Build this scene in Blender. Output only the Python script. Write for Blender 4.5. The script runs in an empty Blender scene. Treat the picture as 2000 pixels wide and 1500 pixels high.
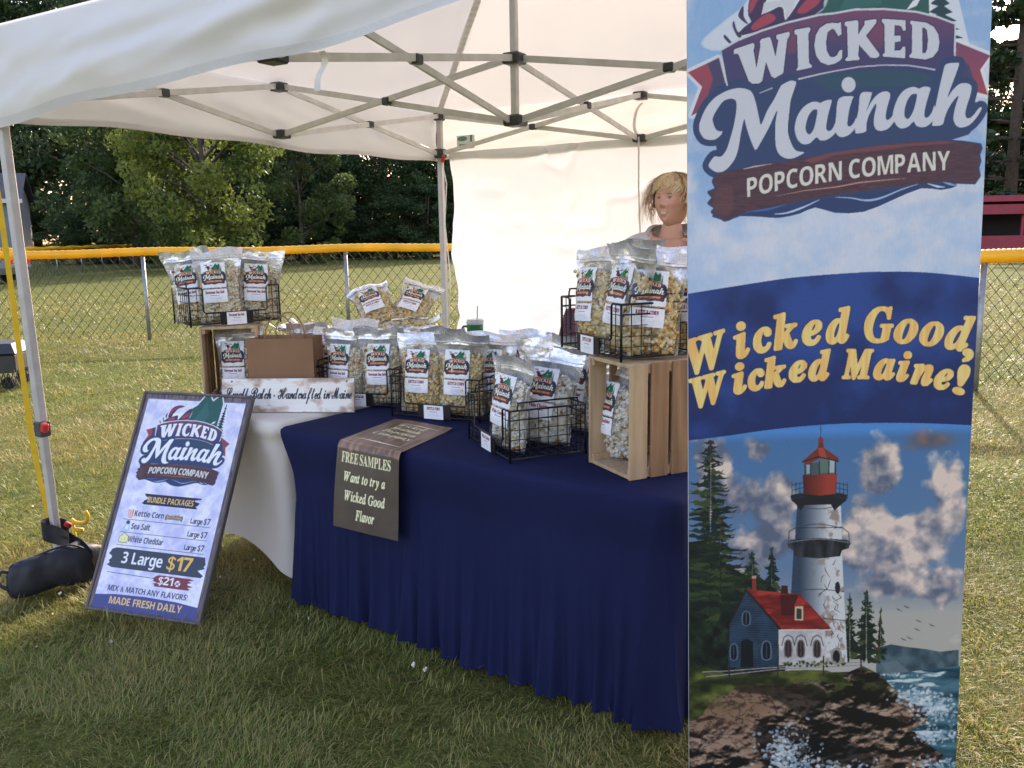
import bpy, bmesh, math, random
import numpy as np
from mathutils import Vector, Matrix
R = math.radians
SC = bpy.context.scene
COL = SC.collection

# ------------------------------------------------------------------ camera, sky, sun, exposure
CAM_H, CAM_F, PITCH, ROLL = 1.5, 1668.0, 0.173, 0.017
_c, _s, _cr, _sr = math.cos(PITCH), math.sin(PITCH), math.cos(ROLL), math.sin(ROLL)
C_F = np.array([0, _c, -_s]); _U = np.array([0, _s, _c]); _R = np.array([1.0, 0, 0])
C_R = _R * _cr - _U * _sr; C_U = _U * _cr + _R * _sr
cam = bpy.data.cameras.new('camera'); camo = bpy.data.objects.new('camera', cam); COL.objects.link(camo)
cam.sensor_width = 36.0; cam.lens = 36.0 * CAM_F / 2000.0; cam.clip_start = 0.05; cam.clip_end = 2000
camo.matrix_world = Matrix(((C_R[0], C_U[0], -C_F[0], 0), (C_R[1], C_U[1], -C_F[1], 0), (C_R[2], C_U[2], -C_F[2], CAM_H), (0, 0, 0, 1)))
SC.camera = camo
SUN_AZ = math.atan2(0.35, 0.94)      # clockwise from +Y
SUN_EL = R(27)
w = bpy.data.worlds.new('World'); SC.world = w; w.use_nodes = True
nt = w.node_tree; bg = nt.nodes['Background']
sky = nt.nodes.new('ShaderNodeTexSky'); sky.sky_type = 'NISHITA'; sky.sun_disc = False
sky.sun_elevation = SUN_EL; sky.sun_rotation = SUN_AZ; sky.dust_density = 2.0; sky.air_density = 1.2
tint = nt.nodes.new('ShaderNodeMix'); tint.data_type = 'RGBA'; tint.blend_type = 'MULTIPLY'; tint.inputs[0].default_value = 1.0; tint.inputs[7].default_value = (1.14, .955, 1.0, 1)
nt.links.new(sky.outputs[0], tint.inputs[6]); nt.links.new(tint.outputs[2], bg.inputs[0]); bg.inputs[1].default_value = 0.15
sl = bpy.data.lights.new('sun', 'SUN'); sl.energy = 2.4; sl.angle = R(0.5); sl.color = (1.0, 0.9, 0.74)
so = bpy.data.objects.new('sun', sl); COL.objects.link(so)
sd = Vector((math.sin(SUN_AZ) * math.cos(SUN_EL), math.cos(SUN_AZ) * math.cos(SUN_EL), math.sin(SUN_EL)))
so.rotation_euler = sd.to_track_quat('Z', 'Y').to_euler(); so.location = (6, 16, 12)
SC.view_settings.view_transform = 'Standard'; SC.view_settings.look = 'None'
SC.view_settings.exposure = 1.72; SC.view_settings.gamma = 1.0
SC.render.engine = 'CYCLES'
SC.cycles.max_bounces = 10; SC.cycles.diffuse_bounces = 4; SC.cycles.glossy_bounces = 4
SC.cycles.transmission_bounces = 6; SC.cycles.transparent_max_bounces = 16
SC.cycles.use_denoising = True; SC.cycles.caustics_reflective = False; SC.cycles.caustics_refractive = False
SC.cycles.sample_clamp_indirect = 6.0

# ------------------------------------------------------------------ photo ray helpers (where things stand)
EYE = np.array([0, 0, CAM_H])
def ray(u, v): return C_F + (u - 1000) / CAM_F * C_R - (v - 750) / CAM_F * C_U
def onz(u, v, z=0.0):
    d = ray(u, v); return EYE + d * ((z - CAM_H) / d[2])
def aty(u, v, y):
    d = ray(u, v); return EYE + d * (y / d[1])

# ------------------------------------------------------------------ object helpers
def tag(o, label=None, cat=None, group=None, kind=None):
    if label: o['label'] = label
    if cat: o['category'] = cat
    if group: o['group'] = group
    if kind: o['kind'] = kind
    return o
def empty(name, loc=(0, 0, 0), rz=0.0, label=None, cat=None, group=None, rot=None):
    o = bpy.data.objects.new(name, None); COL.objects.link(o); o.empty_display_size = 0.1
    o.location = Vector([float(a) for a in loc]); o.rotation_euler = rot if rot else (0, 0, rz)
    return tag(o, label, cat, group)
def kids(o): return [c for c in bpy.data.objects if c.parent == o]
def copy_tree(o, parent=None):
    c = o.copy(); COL.objects.link(c)
    if parent: c.parent = parent
    for ch in list(o.children): copy_tree(ch, c)
    return c
def rotm(x=0, y=0, z=0): return Matrix.Rotation(z, 3, 'Z') @ Matrix.Rotation(y, 3, 'Y') @ Matrix.Rotation(x, 3, 'X')

class MB:
    def __init__(s): s.v = []; s.f = []; s.m = []; s.c = []
    def add(s, vs, fs, mi=0, col=None):
        n = len(s.v); s.v += [tuple(float(q) for q in p) for p in vs]
        s.f += [tuple(i + n for i in f) for f in fs]; s.m += [mi] * len(fs)
        if col is not None: s.c += [col] * len(vs)
        return s
    def box(s, c, d, rot=None, mi=0, bev=0.0, col=None):
        hx, hy, hz = d[0] / 2, d[1] / 2, d[2] / 2; c = Vector(c)
        if bev > 0:
            b = min(bev, hx * .49, hy * .49, hz * .49); vs = []
            for sx in (-1, 1):
                for sy in (-1, 1):
                    for sz in (-1, 1):
                        vs += [(sx * hx, sy * (hy - b), sz * (hz - b)), (sx * (hx - b), sy * hy, sz * (hz - b)), (sx * (hx - b), sy * (hy - b), sz * hz)]
            bm = bmesh.new(); [bm.verts.new(p) for p in vs]
            r = bmesh.ops.convex_hull(bm, input=bm.verts); bm.verts.index_update()
            vv = [v.co.copy() for v in bm.verts]; ff = [[v.index for v in f.verts] for f in bm.faces]; bm.free()
        else:
            vv = [Vector((sx * hx, sy * hy, sz * hz)) for sx in (-1, 1) for sy in (-1, 1) for sz in (-1, 1)]
            ff = [(0, 1, 3, 2), (4, 6, 7, 5), (0, 4, 5, 1), (2, 3, 7, 6), (0, 2, 6, 4), (1, 5, 7, 3)]
        if rot is not None: vv = [rot @ p for p in vv]
        return s.add([p + c for p in vv], ff, mi, col)
    def tube(s, pts, r, n=6, mi=0, cap=True, closed=False, col=None):
        pts = [Vector(p) for p in pts]; m = len(pts); rr = r if hasattr(r, '__len__') else [r] * m
        vs = []; fs = []; up = None
        for i, p in enumerate(pts):
            if closed: t = pts[(i + 1) % m] - pts[i - 1]
            else: t = pts[min(i + 1, m - 1)] - pts[max(i - 1, 0)]
            if t.length < 1e-9: t = Vector((0, 0, 1))
            t.normalize()
            if up is None:
                up = Vector((0, 0, 1)) if abs(t.z) < .9 else Vector((1, 0, 0))
            a = t.cross(up)
            if a.length < 1e-6: a = t.cross(Vector((0.3, 1, 0.2)))
            a.normalize(); b = t.cross(a); up = -b if True else up
            for k in range(n):
                q = 2 * math.pi * k / n + math.pi / n
                vs.append(p + a * (rr[i] * math.cos(q)) + b * (rr[i] * math.sin(q)))
        for i in range(m if closed else m - 1):
            j = (i + 1) % m
            for k in range(n):
                fs.append((i * n + k, i * n + (k + 1) % n, j * n + (k + 1) % n, j * n + k))
        if cap and not closed:
            fs.append(tuple(range(n))[::-1]); fs.append(tuple((m - 1) * n + k for k in range(n)))
        return s.add(vs, fs, mi, col)
    def bar(s, p, q, wd, ht, mi=0, upv=(0, 0, 1), col=None):
        p, q = Vector(p), Vector(q); t = (q - p); L = t.length; t.normalize(); up = Vector(upv)
        if abs(t.dot(up)) > .98: up = Vector((1, 0, 0))
        a = t.cross(up).normalized(); b = a.cross(t).normalized()
        M = Matrix((a, t, b)).transposed()
        return s.box((p + q) / 2, (wd, L, ht), M, mi, min(wd, ht) * .12, col)
    def lathe(s, prof, n=16, c=(0, 0, 0), mi=0, col=None):
        vs = []; fs = []; c = Vector(c)
        for (r, z) in prof:
            for k in range(n):
                a = 2 * math.pi * k / n; vs.append(c + Vector((r * math.cos(a), r * math.sin(a), z)))
        for i in range(len(prof) - 1):
            for k in range(n): fs.append((i * n + k, i * n + (k + 1) % n, (i + 1) * n + (k + 1) % n, (i + 1) * n + k))
        fs.append(tuple(range(n))[::-1]); fs.append(tuple((len(prof) - 1) * n + k for k in range(n)))
        return s.add(vs, fs, mi, col)
    def build(s, name, mat, parent=None, smooth=False, loc=None, angle=None):
        me = bpy.data.meshes.new(name); me.from_pydata(s.v, [], s.f)
        mats = mat if isinstance(mat, (list, tuple)) else [mat]
        for m_ in mats: me.materials.append(m_)
        if len(mats) > 1: me.polygons.foreach_set('material_index', s.m)
        if s.c and len(s.c) == len(s.v):
            ca = me.color_attributes.new('Col', 'FLOAT_COLOR', 'POINT')
            ca.data.foreach_set('color', np.array([(*c, 1) for c in s.c], 'f').ravel())
        me.validate(); me.update()
        if smooth:
            me.polygons.foreach_set('use_smooth', [True] * len(me.polygons))
            if angle: me.set_sharp_from_angle(angle=angle)
        o = bpy.data.objects.new(name, me); COL.objects.link(o)
        if parent: o.parent = parent
        if loc is not None: o.location = loc
        return o

def np_mesh(name, V, Fq, mat, parent=None, smooth=True, cols=None, facemat=None):
    """V (n,3), Fq (m,k) uniform faces; quick numpy path"""
    V = np.asarray(V, 'f'); Fq = np.asarray(Fq, 'i'); me = bpy.data.meshes.new(name)
    m, k = Fq.shape
    me.vertices.add(len(V)); me.vertices.foreach_set('co', V.ravel())
    me.loops.add(m * k); me.loops.foreach_set('vertex_index', Fq.ravel())
    me.polygons.add(m); me.polygons.foreach_set('loop_start', np.arange(0, m * k, k, dtype='i'))
    if smooth: me.polygons.foreach_set('use_smooth', np.ones(m, bool))
    for m_ in (mat if isinstance(mat, (list, tuple)) else [mat]): me.materials.append(m_)
    if facemat is not None: me.polygons.foreach_set('material_index', np.asarray(facemat, 'i'))
    if cols is not None:
        ca = me.color_attributes.new('Col', 'FLOAT_COLOR', 'POINT')
        cc = np.ones((len(V), 4), 'f'); cc[:, :3] = cols; ca.data.foreach_set('color', cc.ravel())
    me.update(calc_edges=True)
    o = bpy.data.objects.new(name, me); COL.objects.link(o)
    if parent: o.parent = parent
    return o
def gridF(nu, nv, off=0):
    """quads of a (nv rows, nu cols) grid, row-major"""
    i = np.arange(nv - 1)[:, None] * nu + np.arange(nu - 1)[None, :]; i = i.ravel() + off
    return np.stack([i, i + 1, i + 1 + nu, i + nu], 1)

# ------------------------------------------------------------------ noise
def vnoise(X, Y, seed=0):
    rs = np.random.RandomState(seed); T = rs.rand(257, 257); T[256] = T[0]; T[:, 256] = T[:, 0]
    xi = np.floor(X).astype(int); yi = np.floor(Y).astype(int); fx = X - xi; fy = Y - yi
    fx = fx * fx * (3 - 2 * fx); fy = fy * fy * (3 - 2 * fy); xi %= 256; yi %= 256
    return (T[yi, xi] * (1 - fx) + T[yi, xi + 1] * fx) * (1 - fy) + (T[yi + 1, xi] * (1 - fx) + T[yi + 1, xi + 1] * fx) * fy
def fbm(X, Y, seed=0, o=4):
    X = np.asarray(X, float); Y = np.asarray(Y, float); t = 0; a = .5; n = 0
    for k in range(o):
        t = t + a * vnoise(X * 2 ** k + 17.3 * k, Y * 2 ** k + 9.1 * k, seed + k); n += a; a *= .5
    return t / n

# ------------------------------------------------------------------ materials
def s2l(c):
    c = np.asarray(c, float) / 255.0
    return np.where(c <= .04045, c / 12.92, ((c + .055) / 1.055) ** 2.4)
MATS = {}
def mat(name, col, rough=.6, metal=0.0, noise=0.0, nscale=20.0, bump=0.0, bscale=60.0, spec=.5, trans=0.0, stretch=None, sheen=0.0, col2=None, rvar=0.0):
    """principled material with procedural colour and bump variation; trans = share of light let through"""
    if name in MATS: return MATS[name]
    m = bpy.data.materials.new(name); m.use_nodes = True; N = m.node_tree.nodes; L = m.node_tree.links
    b = N['Principled BSDF']; b.inputs['Roughness'].default_value = rough; b.inputs['Metallic'].default_value = metal
    b.inputs['Specular IOR Level'].default_value = spec
    b.inputs['Sheen Weight'].default_value = sheen
    tc = N.new('ShaderNodeTexCoord'); mp = N.new('ShaderNodeMapping'); L.new(tc.outputs['Object'], mp.inputs[0])
    if stretch: mp.inputs['Scale'].default_value = stretch
    nz = N.new('ShaderNodeTexNoise'); nz.inputs['Scale'].default_value = nscale; nz.inputs['Detail'].default_value = 5
    L.new(mp.outputs[0], nz.inputs['Vector'])
    mx = N.new('ShaderNodeMix'); mx.data_type = 'RGBA'
    c2 = col2 if col2 is not None else tuple(max(0, x * (1 - noise)) for x in col)
    c1 = col if col2 is not None else tuple(min(1, x * (1 + noise * .6)) for x in col)
    mx.inputs[6].default_value = (*c2, 1); mx.inputs[7].default_value = (*c1, 1)
    rp = N.new('ShaderNodeMapRange'); rp.inputs[1].default_value = .3; rp.inputs[2].default_value = .7
    L.new(nz.outputs[0], rp.inputs[0]); L.new(rp.outputs[0], mx.inputs[0]); L.new(mx.outputs[2], b.inputs['Base Color'])
    if rvar:
        rr = N.new('ShaderNodeMapRange'); rr.inputs[1].default_value = .3; rr.inputs[2].default_value = .7
        rr.inputs[3].default_value = max(.02, rough - rvar); rr.inputs[4].default_value = min(1, rough + rvar)
        L.new(nz.outputs[0], rr.inputs[0]); L.new(rr.outputs[0], b.inputs['Roughness'])
    bp = None
    if bump:
        bn = N.new('ShaderNodeTexNoise'); bn.inputs['Scale'].default_value = bscale; bn.inputs['Detail'].default_value = 4
        L.new(mp.outputs[0], bn.inputs['Vector']); bp = N.new('ShaderNodeBump'); bp.inputs['Strength'].default_value = bump
        bp.inputs['Distance'].default_value = .01; L.new(bn.outputs[0], bp.inputs['Height']); L.new(bp.outputs[0], b.inputs['Normal'])
    if trans:
        t = N.new('ShaderNodeBsdfTranslucent'); L.new(mx.outputs[2], t.inputs[0]); ms = N.new('ShaderNodeMixShader'); ms.inputs[0].default_value = trans
        if bp: L.new(bp.outputs[0], t.inputs['Normal'])
        L.new(b.outputs[0], ms.inputs[1]); L.new(t.outputs[0], ms.inputs[2]); L.new(ms.outputs[0], N['Material Output'].inputs[0])
    MATS[name] = m; return m
def vmat(name, rough=.55, spec=.4, bump=0.0, bscale=80.0, trans=0.0, coat=0.0, hue=0.0, mul=1.0):
    """colour comes from the surface's own print / fibre colour attribute"""
    if name in MATS: return MATS[name]
    m = bpy.data.materials.new(name); m.use_nodes = True; N = m.node_tree.nodes; L = m.node_tree.links
    b = N['Principled BSDF']; b.inputs['Roughness'].default_value = rough; b.inputs['Specular IOR Level'].default_value = spec
    b.inputs['Coat Weight'].default_value = coat
    a = N.new('ShaderNodeVertexColor'); a.layer_name = 'Col'; src = a.outputs[0]
    if hue:
        oi = N.new('ShaderNodeObjectInfo'); hs = N.new('ShaderNodeHueSaturation'); mr = N.new('ShaderNodeMapRange')
        mr.inputs[3].default_value = 1 - hue; mr.inputs[4].default_value = 1 + hue
        L.new(oi.outputs['Random'], mr.inputs[0]); L.new(mr.outputs[0], hs.inputs['Value']); L.new(src, hs.inputs['Color']); src = hs.outputs[0]
    L.new(src, b.inputs['Base Color']); bp = None
    if bump:
        tc = N.new('ShaderNodeTexCoord'); bn = N.new('ShaderNodeTexNoise'); bn.inputs['Scale'].default_value = bscale
        L.new(tc.outputs['Object'], bn.inputs['Vector']); bp = N.new('ShaderNodeBump'); bp.inputs['Strength'].default_value = bump
        bp.inputs['Distance'].default_value = .01; L.new(bn.outputs[0], bp.inputs['Height']); L.new(bp.outputs[0], b.inputs['Normal'])
    if trans:
        t = N.new('ShaderNodeBsdfTranslucent'); L.new(src, t.inputs[0]); ms = N.new('ShaderNodeMixShader'); ms.inputs[0].default_value = trans
        L.new(b.outputs[0], ms.inputs[1]); L.new(t.outputs[0], ms.inputs[2]); L.new(ms.outputs[0], N['Material Output'].inputs[0])
    MATS[name] = m; return m
PRINT = vmat('printed_vinyl', .5, .35); PAPER = vmat('printed_sticker', .55, .3)
# ------------------------------------------------------------------ print shop: shapes and lettering laid on flat printed surfaces
def crs(pts, n=6, closed=True):
    P = np.array(pts, float); m = len(P); out = []
    for i in range(m if closed else m - 1):
        p0 = P[(i - 1) % m] if closed or i > 0 else P[0]; p1 = P[i]; p2 = P[(i + 1) % m]
        p3 = P[(i + 2) % m] if closed or i + 2 < m else P[-1]
        for t in np.linspace(0, 1, n, endpoint=False):
            out.append(.5 * ((2 * p1) + (p2 - p0) * t + (2 * p0 - 5 * p1 + 4 * p2 - p3) * t * t + (3 * p1 - p0 - 3 * p2 + p3) * t ** 3))
    if not closed: out.append(P[-1])
    return np.array(out)
FONT_CACHE = {}
BASES = {'serif': (0x1D400, 0x1D41A), 'ital': (0x1D434, 0x1D44E), 'boldital': (0x1D468, 0x1D482), 'script': (0x1D4D0, 0x1D4EA), 'sans': (0x1D5D4, 0x1D5EE), 'thin': (0x1D5A0, 0x1D5BA)}
DIGB = {'serif': 0x1D7CE, 'sans': 0x1D7EC, 'thin': 0x1D7E2}
def glyph(ch, font):
    """outline edges of one character, size 1, oriented, with advance width"""
    k = (ch, font)
    if k in FONT_CACHE: return FONT_CACHE[k]
    body = ch
    if font in BASES:
        U, Lw = BASES[font]
        if 'A' <= ch <= 'Z': body = chr(U + ord(ch) - 65)
        elif 'a' <= ch <= 'z': body = chr(Lw + ord(ch) - 97)
        elif ch.isdigit() and font in DIGB: body = chr(DIGB[font] + int(ch))
        if font == 'ital' and ch == 'h': body = 'h'
    cu = bpy.data.curves.new('t', 'FONT'); cu.body = body; cu.resolution_u = 3
    o = bpy.data.objects.new('t', cu); COL.objects.link(o); bpy.context.view_layer.update()
    me = o.to_mesh(); V = np.array([v.co[:2] for v in me.vertices], float).reshape(-1, 2); cnt = {}
    for p in me.polygons:
        vs = list(p.vertices)
        a = V[vs]; ar = np.sum(a[:, 0] * np.roll(a[:, 1], -1) - np.roll(a[:, 0], -1) * a[:, 1])
        if ar < 0: vs = vs[::-1]
        for i in range(len(vs)):
            e = (vs[i], vs[(i + 1) % len(vs)])
            if (e[1], e[0]) in cnt: del cnt[(e[1], e[0])]
            else: cnt[e] = 1
    E_ = np.array([[V[a], V[b]] for a, b in cnt]) if cnt else np.zeros((0, 2, 2))
    o.to_mesh_clear(); bpy.data.objects.remove(o); bpy.data.curves.remove(cu)
    w_ = V[:, 0].max() if len(V) else .3
    FONT_CACHE[k] = (E_, w_); return FONT_CACHE[k]

class Cv:
    """flat print: colours per small cell; user coordinates x right, y down"""
    def __init__(s, W, H, box, bgc=(255, 255, 255), ss=3):
        s.W, s.H, s.ss = W, H, ss; s.x0, s.y0, s.x1, s.y1 = box
        s.im = np.zeros((H, W, 3)) + np.array(bgc, float); s.tr = None
        xs = s.x0 + (np.arange(W) + .5) / W * (s.x1 - s.x0); ys = s.y0 + (np.arange(H) + .5) / H * (s.y1 - s.y0)
        s.X, s.Y = np.meshgrid(xs, ys)
    def topx(s, P):
        P = np.asarray(P, float)
        if s.tr is not None: P = s.tr(P)
        return np.stack([(P[..., 0] - s.x0) / (s.x1 - s.x0) * s.W, (P[..., 1] - s.y0) / (s.y1 - s.y0) * s.H], -1)
    def cover(s, E_):
        """coverage 0..1 of oriented edges (nonzero winding); returns (mask, y0, x0) cropped"""
        if len(E_) == 0: return None
        P = s.topx(E_) * s.ss
        lo = np.floor(P.reshape(-1, 2).min(0) / s.ss).astype(int) - 1; hi = np.ceil(P.reshape(-1, 2).max(0) / s.ss).astype(int) + 1
        lo = np.maximum(lo, 0); hi = np.minimum(hi, [s.W, s.H])
        if (hi <= lo).any(): return None
        w_, h_ = (hi - lo); G = np.zeros((h_ * s.ss, w_ * s.ss + 1), np.int16); P = P - lo * s.ss
        for (a, b) in P:
            if a[1] == b[1]: continue
            sg = 1
            if a[1] > b[1]: a, b = b, a; sg = -1
            r0 = max(0, int(math.ceil(a[1] - .5))); r1 = min(h_ * s.ss - 1, int(math.ceil(b[1] - .5)) - 1)
            if r1 < r0: continue
            rr = np.arange(r0, r1 + 1); xx = a[0] + (rr + .5 - a[1]) * (b[0] - a[0]) / (b[1] - a[1])
            ci = np.clip(np.ceil(xx - .5).astype(int), 0, w_ * s.ss); np.add.at(G, (rr, ci), sg)
        M = (np.cumsum(G, 1)[:, :-1] != 0).astype(np.float32)
        return M, lo, (w_, h_)
    def down(s, M, wh): return M.reshape(wh[1], s.ss, wh[0], s.ss).mean((1, 3))
    def dil(s, M, r):
        """grow a mask by r sub-cells"""
        r = int(round(r)); out = M.copy()
        if r <= 0: return out
        H_, W_ = M.shape
        for k in range(20):
            a = 2 * math.pi * k / 20
            for q in ((1.0, .5) if r > 3 else (1.0,)):
                dx, dy = int(round(r * q * math.cos(a))), int(round(r * q * math.sin(a)))
                ys0, ys1 = max(0, dy), min(H_, H_ + dy); xs0, xs1 = max(0, dx), min(W_, W_ + dx)
                if ys1 <= ys0 or xs1 <= xs0: continue
                out[ys0:ys1, xs0:xs1] = np.maximum(out[ys0:ys1, xs0:xs1], M[ys0 - dy:ys1 - dy, xs0 - dx:xs1 - dx])
        return out
    def paint(s, E_, col, alpha=1.0, grow=0.0, soft=0):
        c = s.cover(E_)
        if c is None: return
        M, lo, wh = c
        if grow > 0:
            pad = int(math.ceil(grow * s.W / abs(s.x1 - s.x0))) + 2
            lo2 = np.maximum(lo - pad, 0); hi2 = np.minimum(lo + np.array(wh) + pad, [s.W, s.H]); w2 = hi2 - lo2
            M2 = np.zeros((w2[1] * s.ss, w2[0] * s.ss), np.float32); o = (lo - lo2) * s.ss
            M2[o[1]:o[1] + M.shape[0], o[0]:o[0] + M.shape[1]] = M
            M = s.dil(M2, grow * s.W / abs(s.x1 - s.x0) * s.ss); lo, wh = lo2, tuple(w2)
        A = s.down(M, wh)
        for _ in range(soft):
            A = np.pad(A, 1, mode='edge'); A = (A[:-2, 1:-1] + A[2:, 1:-1] + A[1:-1, :-2] + A[1:-1, 2:] + 2 * A[1:-1, 1:-1]) / 6
        sl_ = (slice(lo[1], lo[1] + wh[1]), slice(lo[0], lo[0] + wh[0]))
        cc = col(s.X[sl_], s.Y[sl_]) if callable(col) else np.array(col, float)
        a_ = (A * alpha)
        if callable(alpha): a_ = A * alpha(s.X[sl_], s.Y[sl_])
        s.im[sl_] = s.im[sl_] * (1 - a_[..., None]) + cc * a_[..., None]
    @staticmethod
    def ring(P, ccw=True):
        P = np.asarray(P, float); ar = np.sum(P[:, 0] * np.roll(P[:, 1], -1) - np.roll(P[:, 0], -1) * P[:, 1])
        if (ar > 0) != ccw: P = P[::-1]
        return np.stack([P, np.roll(P, -1, 0)], 1)
    def poly(s, rings, col, alpha=1.0, holes=(), grow=0.0, smooth=0, soft=0):
        if not isinstance(rings[0][0], (list, tuple, np.ndarray)): rings = [rings]
        f = (lambda p: crs(p, smooth)) if smooth else (lambda p: p)
        E_ = np.concatenate([s.ring(f(p)) for p in rings] + [s.ring(f(p), False) for p in holes])
        s.paint(E_, col, alpha, grow, soft)
    def stroke(s, pts, wd, col, alpha=1.0, smooth=0):
        P = crs(pts, smooth, False) if smooth else np.array(pts, float); m = len(P)
        W_ = np.interp(np.linspace(0, 1, m), np.linspace(0, 1, len(wd)), wd) if hasattr(wd, '__len__') else np.full(m, wd)
        E_ = []
        for i in range(m - 1):
            d = P[i + 1] - P[i]; n = np.array([-d[1], d[0]]) / (np.hypot(*d) + 1e-12)
            E_.append(s.ring([P[i] + n * W_[i] / 2, P[i + 1] + n * W_[i + 1] / 2, P[i + 1] - n * W_[i + 1] / 2, P[i] - n * W_[i] / 2]))
        for i in range(m):
            if W_[i] > 0: E_.append(s.ring([P[i] + W_[i] / 2 * np.array([math.cos(a), math.sin(a)]) for a in np.linspace(0, 2 * math.pi, 9)[:-1]]))
        s.paint(np.concatenate(E_), col, alpha)
    def ell(s, c, rx, ry, col, alpha=1.0, rot=0.0, soft=0):
        a = np.linspace(0, 2 * math.pi, 25)[:-1]; x, y = rx * np.cos(a), ry * np.sin(a)
        s.poly(np.stack([c[0] + x * math.cos(rot) - y * math.sin(rot), c[1] + x * math.sin(rot) + y * math.cos(rot)], 1), col, alpha, soft=soft)
    def gfit(s, ch, font, x0, x1, yb, h, col, rot=0.0, grow=0.0, href='H', shear=0.0):
        """one character stretched between x0..x1, cap height h, baseline yb, turned about its foot"""
        E_, _ = glyph(ch, font); 
        if len(E_) == 0: return
        ref, _ = glyph(href, font); H_ = ref[..., 1].max(); mn, mxx = E_[..., 0].min(), E_[..., 0].max()
        X_ = (E_[..., 0] - mn) / (mxx - mn + 1e-9) * (x1 - x0); Y_ = -E_[..., 1] / H_ * h; X_ = X_ - Y_ * shear
        cx = (x1 - x0) / 2; dx = X_ - cx
        E2 = np.stack([x0 + cx + dx * math.cos(rot) - Y_ * math.sin(rot), yb + dx * math.sin(rot) + Y_ * math.cos(rot)], -1)
        s.paint(E2, col, 1.0, grow)
    def text(s, st, font, x, y, h, col, sx=1.0, grow=0.0, align='l', width=None, base=None, track=.06, shear=0.0, href='H', space=.32):
        """a line of lettering, cap height h, baseline y; base(x) bends the baseline"""
        ref, _ = glyph(href, font); k = h / ref[..., 1].max(); adv = 0; items = []
        for ch in st:
            if ch == ' ': adv += space; continue
            E_, w_ = glyph(ch, font); mn = E_[..., 0].min() if len(E_) else 0
            items.append((E_ - np.array([mn, 0]), adv)); adv += (w_ - mn) + track
        tot = adv * k * sx
        if width: sx *= width / tot; tot = width
        x0 = x if align == 'l' else x - tot / 2 if align == 'c' else x - tot
        for E_, a in items:
            Xs = x0 + (E_[..., 0] + a + shear * E_[..., 1]) * k * sx; Ys = -E_[..., 1] * k
            xm = Xs.mean() if len(Xs) else 0
            if base: Ys = Ys + base(xm) + (Xs - xm) * (base(xm + .5 * k) - base(xm - .5 * k)) / k
            else: Ys = Ys + y
            s.paint(np.stack([Xs, Ys], -1), col, 1.0, grow)
    def albedo(s, k=.55, mx=.86): return np.clip(s2l(np.clip(s.im, 0, 255)) / k, 0.004, mx)

def print_sheet(name, cv, fn, parent, k=.55, m=PRINT, mx=.86):
    """the printed face: a fine sheet, fn(s 0..1, t 0..1 down) -> point"""
    al = cv.albedo(k, mx); H_, W_ = al.shape[:2]
    S_, T_ = np.meshgrid(np.linspace(0, 1, W_), np.linspace(0, 1, H_)); V = fn(S_, T_).reshape(-1, 3)
    Fq = gridF(W_, H_)[:, ::-1]
    return np_mesh(name, V, Fq, m, parent, True, al.reshape(-1, 3))

# ---- the logo, traced in photo-banner units
def Q(ox, oy, k=6.252): return lambda pts: [(ox + x / k, oy + y / k) for x, y in pts]
Q1, Q2 = Q(1330, 0), Q(1630, 0)
LW = [([(650,625),(660,600),(885,522),(907,540),(900,590),(893,610),(930,830),(975,570),(972,500),(990,475),(1085,448),(1105,470),(1162,690),(1195,490),(1170,470),(1172,425),(1325,385),(1338,410),(1325,450),(1305,480),(1255,895),(1150,955),(1110,930),(1045,755),(1000,990),(960,1018),(880,1022),(835,990),(710,665),(690,655),(655,660)], Q1, None),
 ([(1390,380),(1400,362),(1570,330),(1588,350),(1580,385),(1562,410),(1568,760),(1580,780),(1605,800),(1602,825),(1425,862),(1410,850),(1432,825),(1435,800),(1425,430),(1395,415)], Q1, None),
 ([(1956,270),(1964,420),(1926,445),(1896,395),(1876,362),(1850,352),(1795,395),(1775,520),(1785,620),(1820,690),(1862,700),(1905,680),(1935,620),(1971,607),(1971,710),(1940,745),(1880,780),(1800,797),(1710,760),(1655,680),(1632,560),(1650,430),(1700,340),(1780,290),(1850,278),(1920,285)], Q1, None),
 ([(125,300),(130,268),(275,248),(292,262),(292,420),(368,300),(368,255),(500,235),(515,250),(508,285),(385,440),(545,660),(545,690),(510,712),(440,708),(300,550),(290,690),(310,710),(300,735),(145,748),(130,730),(150,705),(165,690),(155,330),(130,315)], Q2, None),
 ([(575,240),(590,232),(865,250),(868,375),(835,380),(815,330),(790,315),(735,310),(728,440),(805,438),(808,510),(735,515),(730,620),(800,620),(830,575),(862,570),(862,715),(590,695),(585,665),(612,650),(608,300),(578,270)], Q2, None),
 ([(920,262),(940,255),(1120,280),(1210,330),(1265,420),(1280,520),(1262,620),(1200,700),(1110,730),(920,708),(905,685),(935,655),(942,640),(945,310),(922,290)], Q2, [(1070,345),(1090,338),(1125,370),(1138,480),(1130,600),(1105,650),(1070,650)])]
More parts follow.
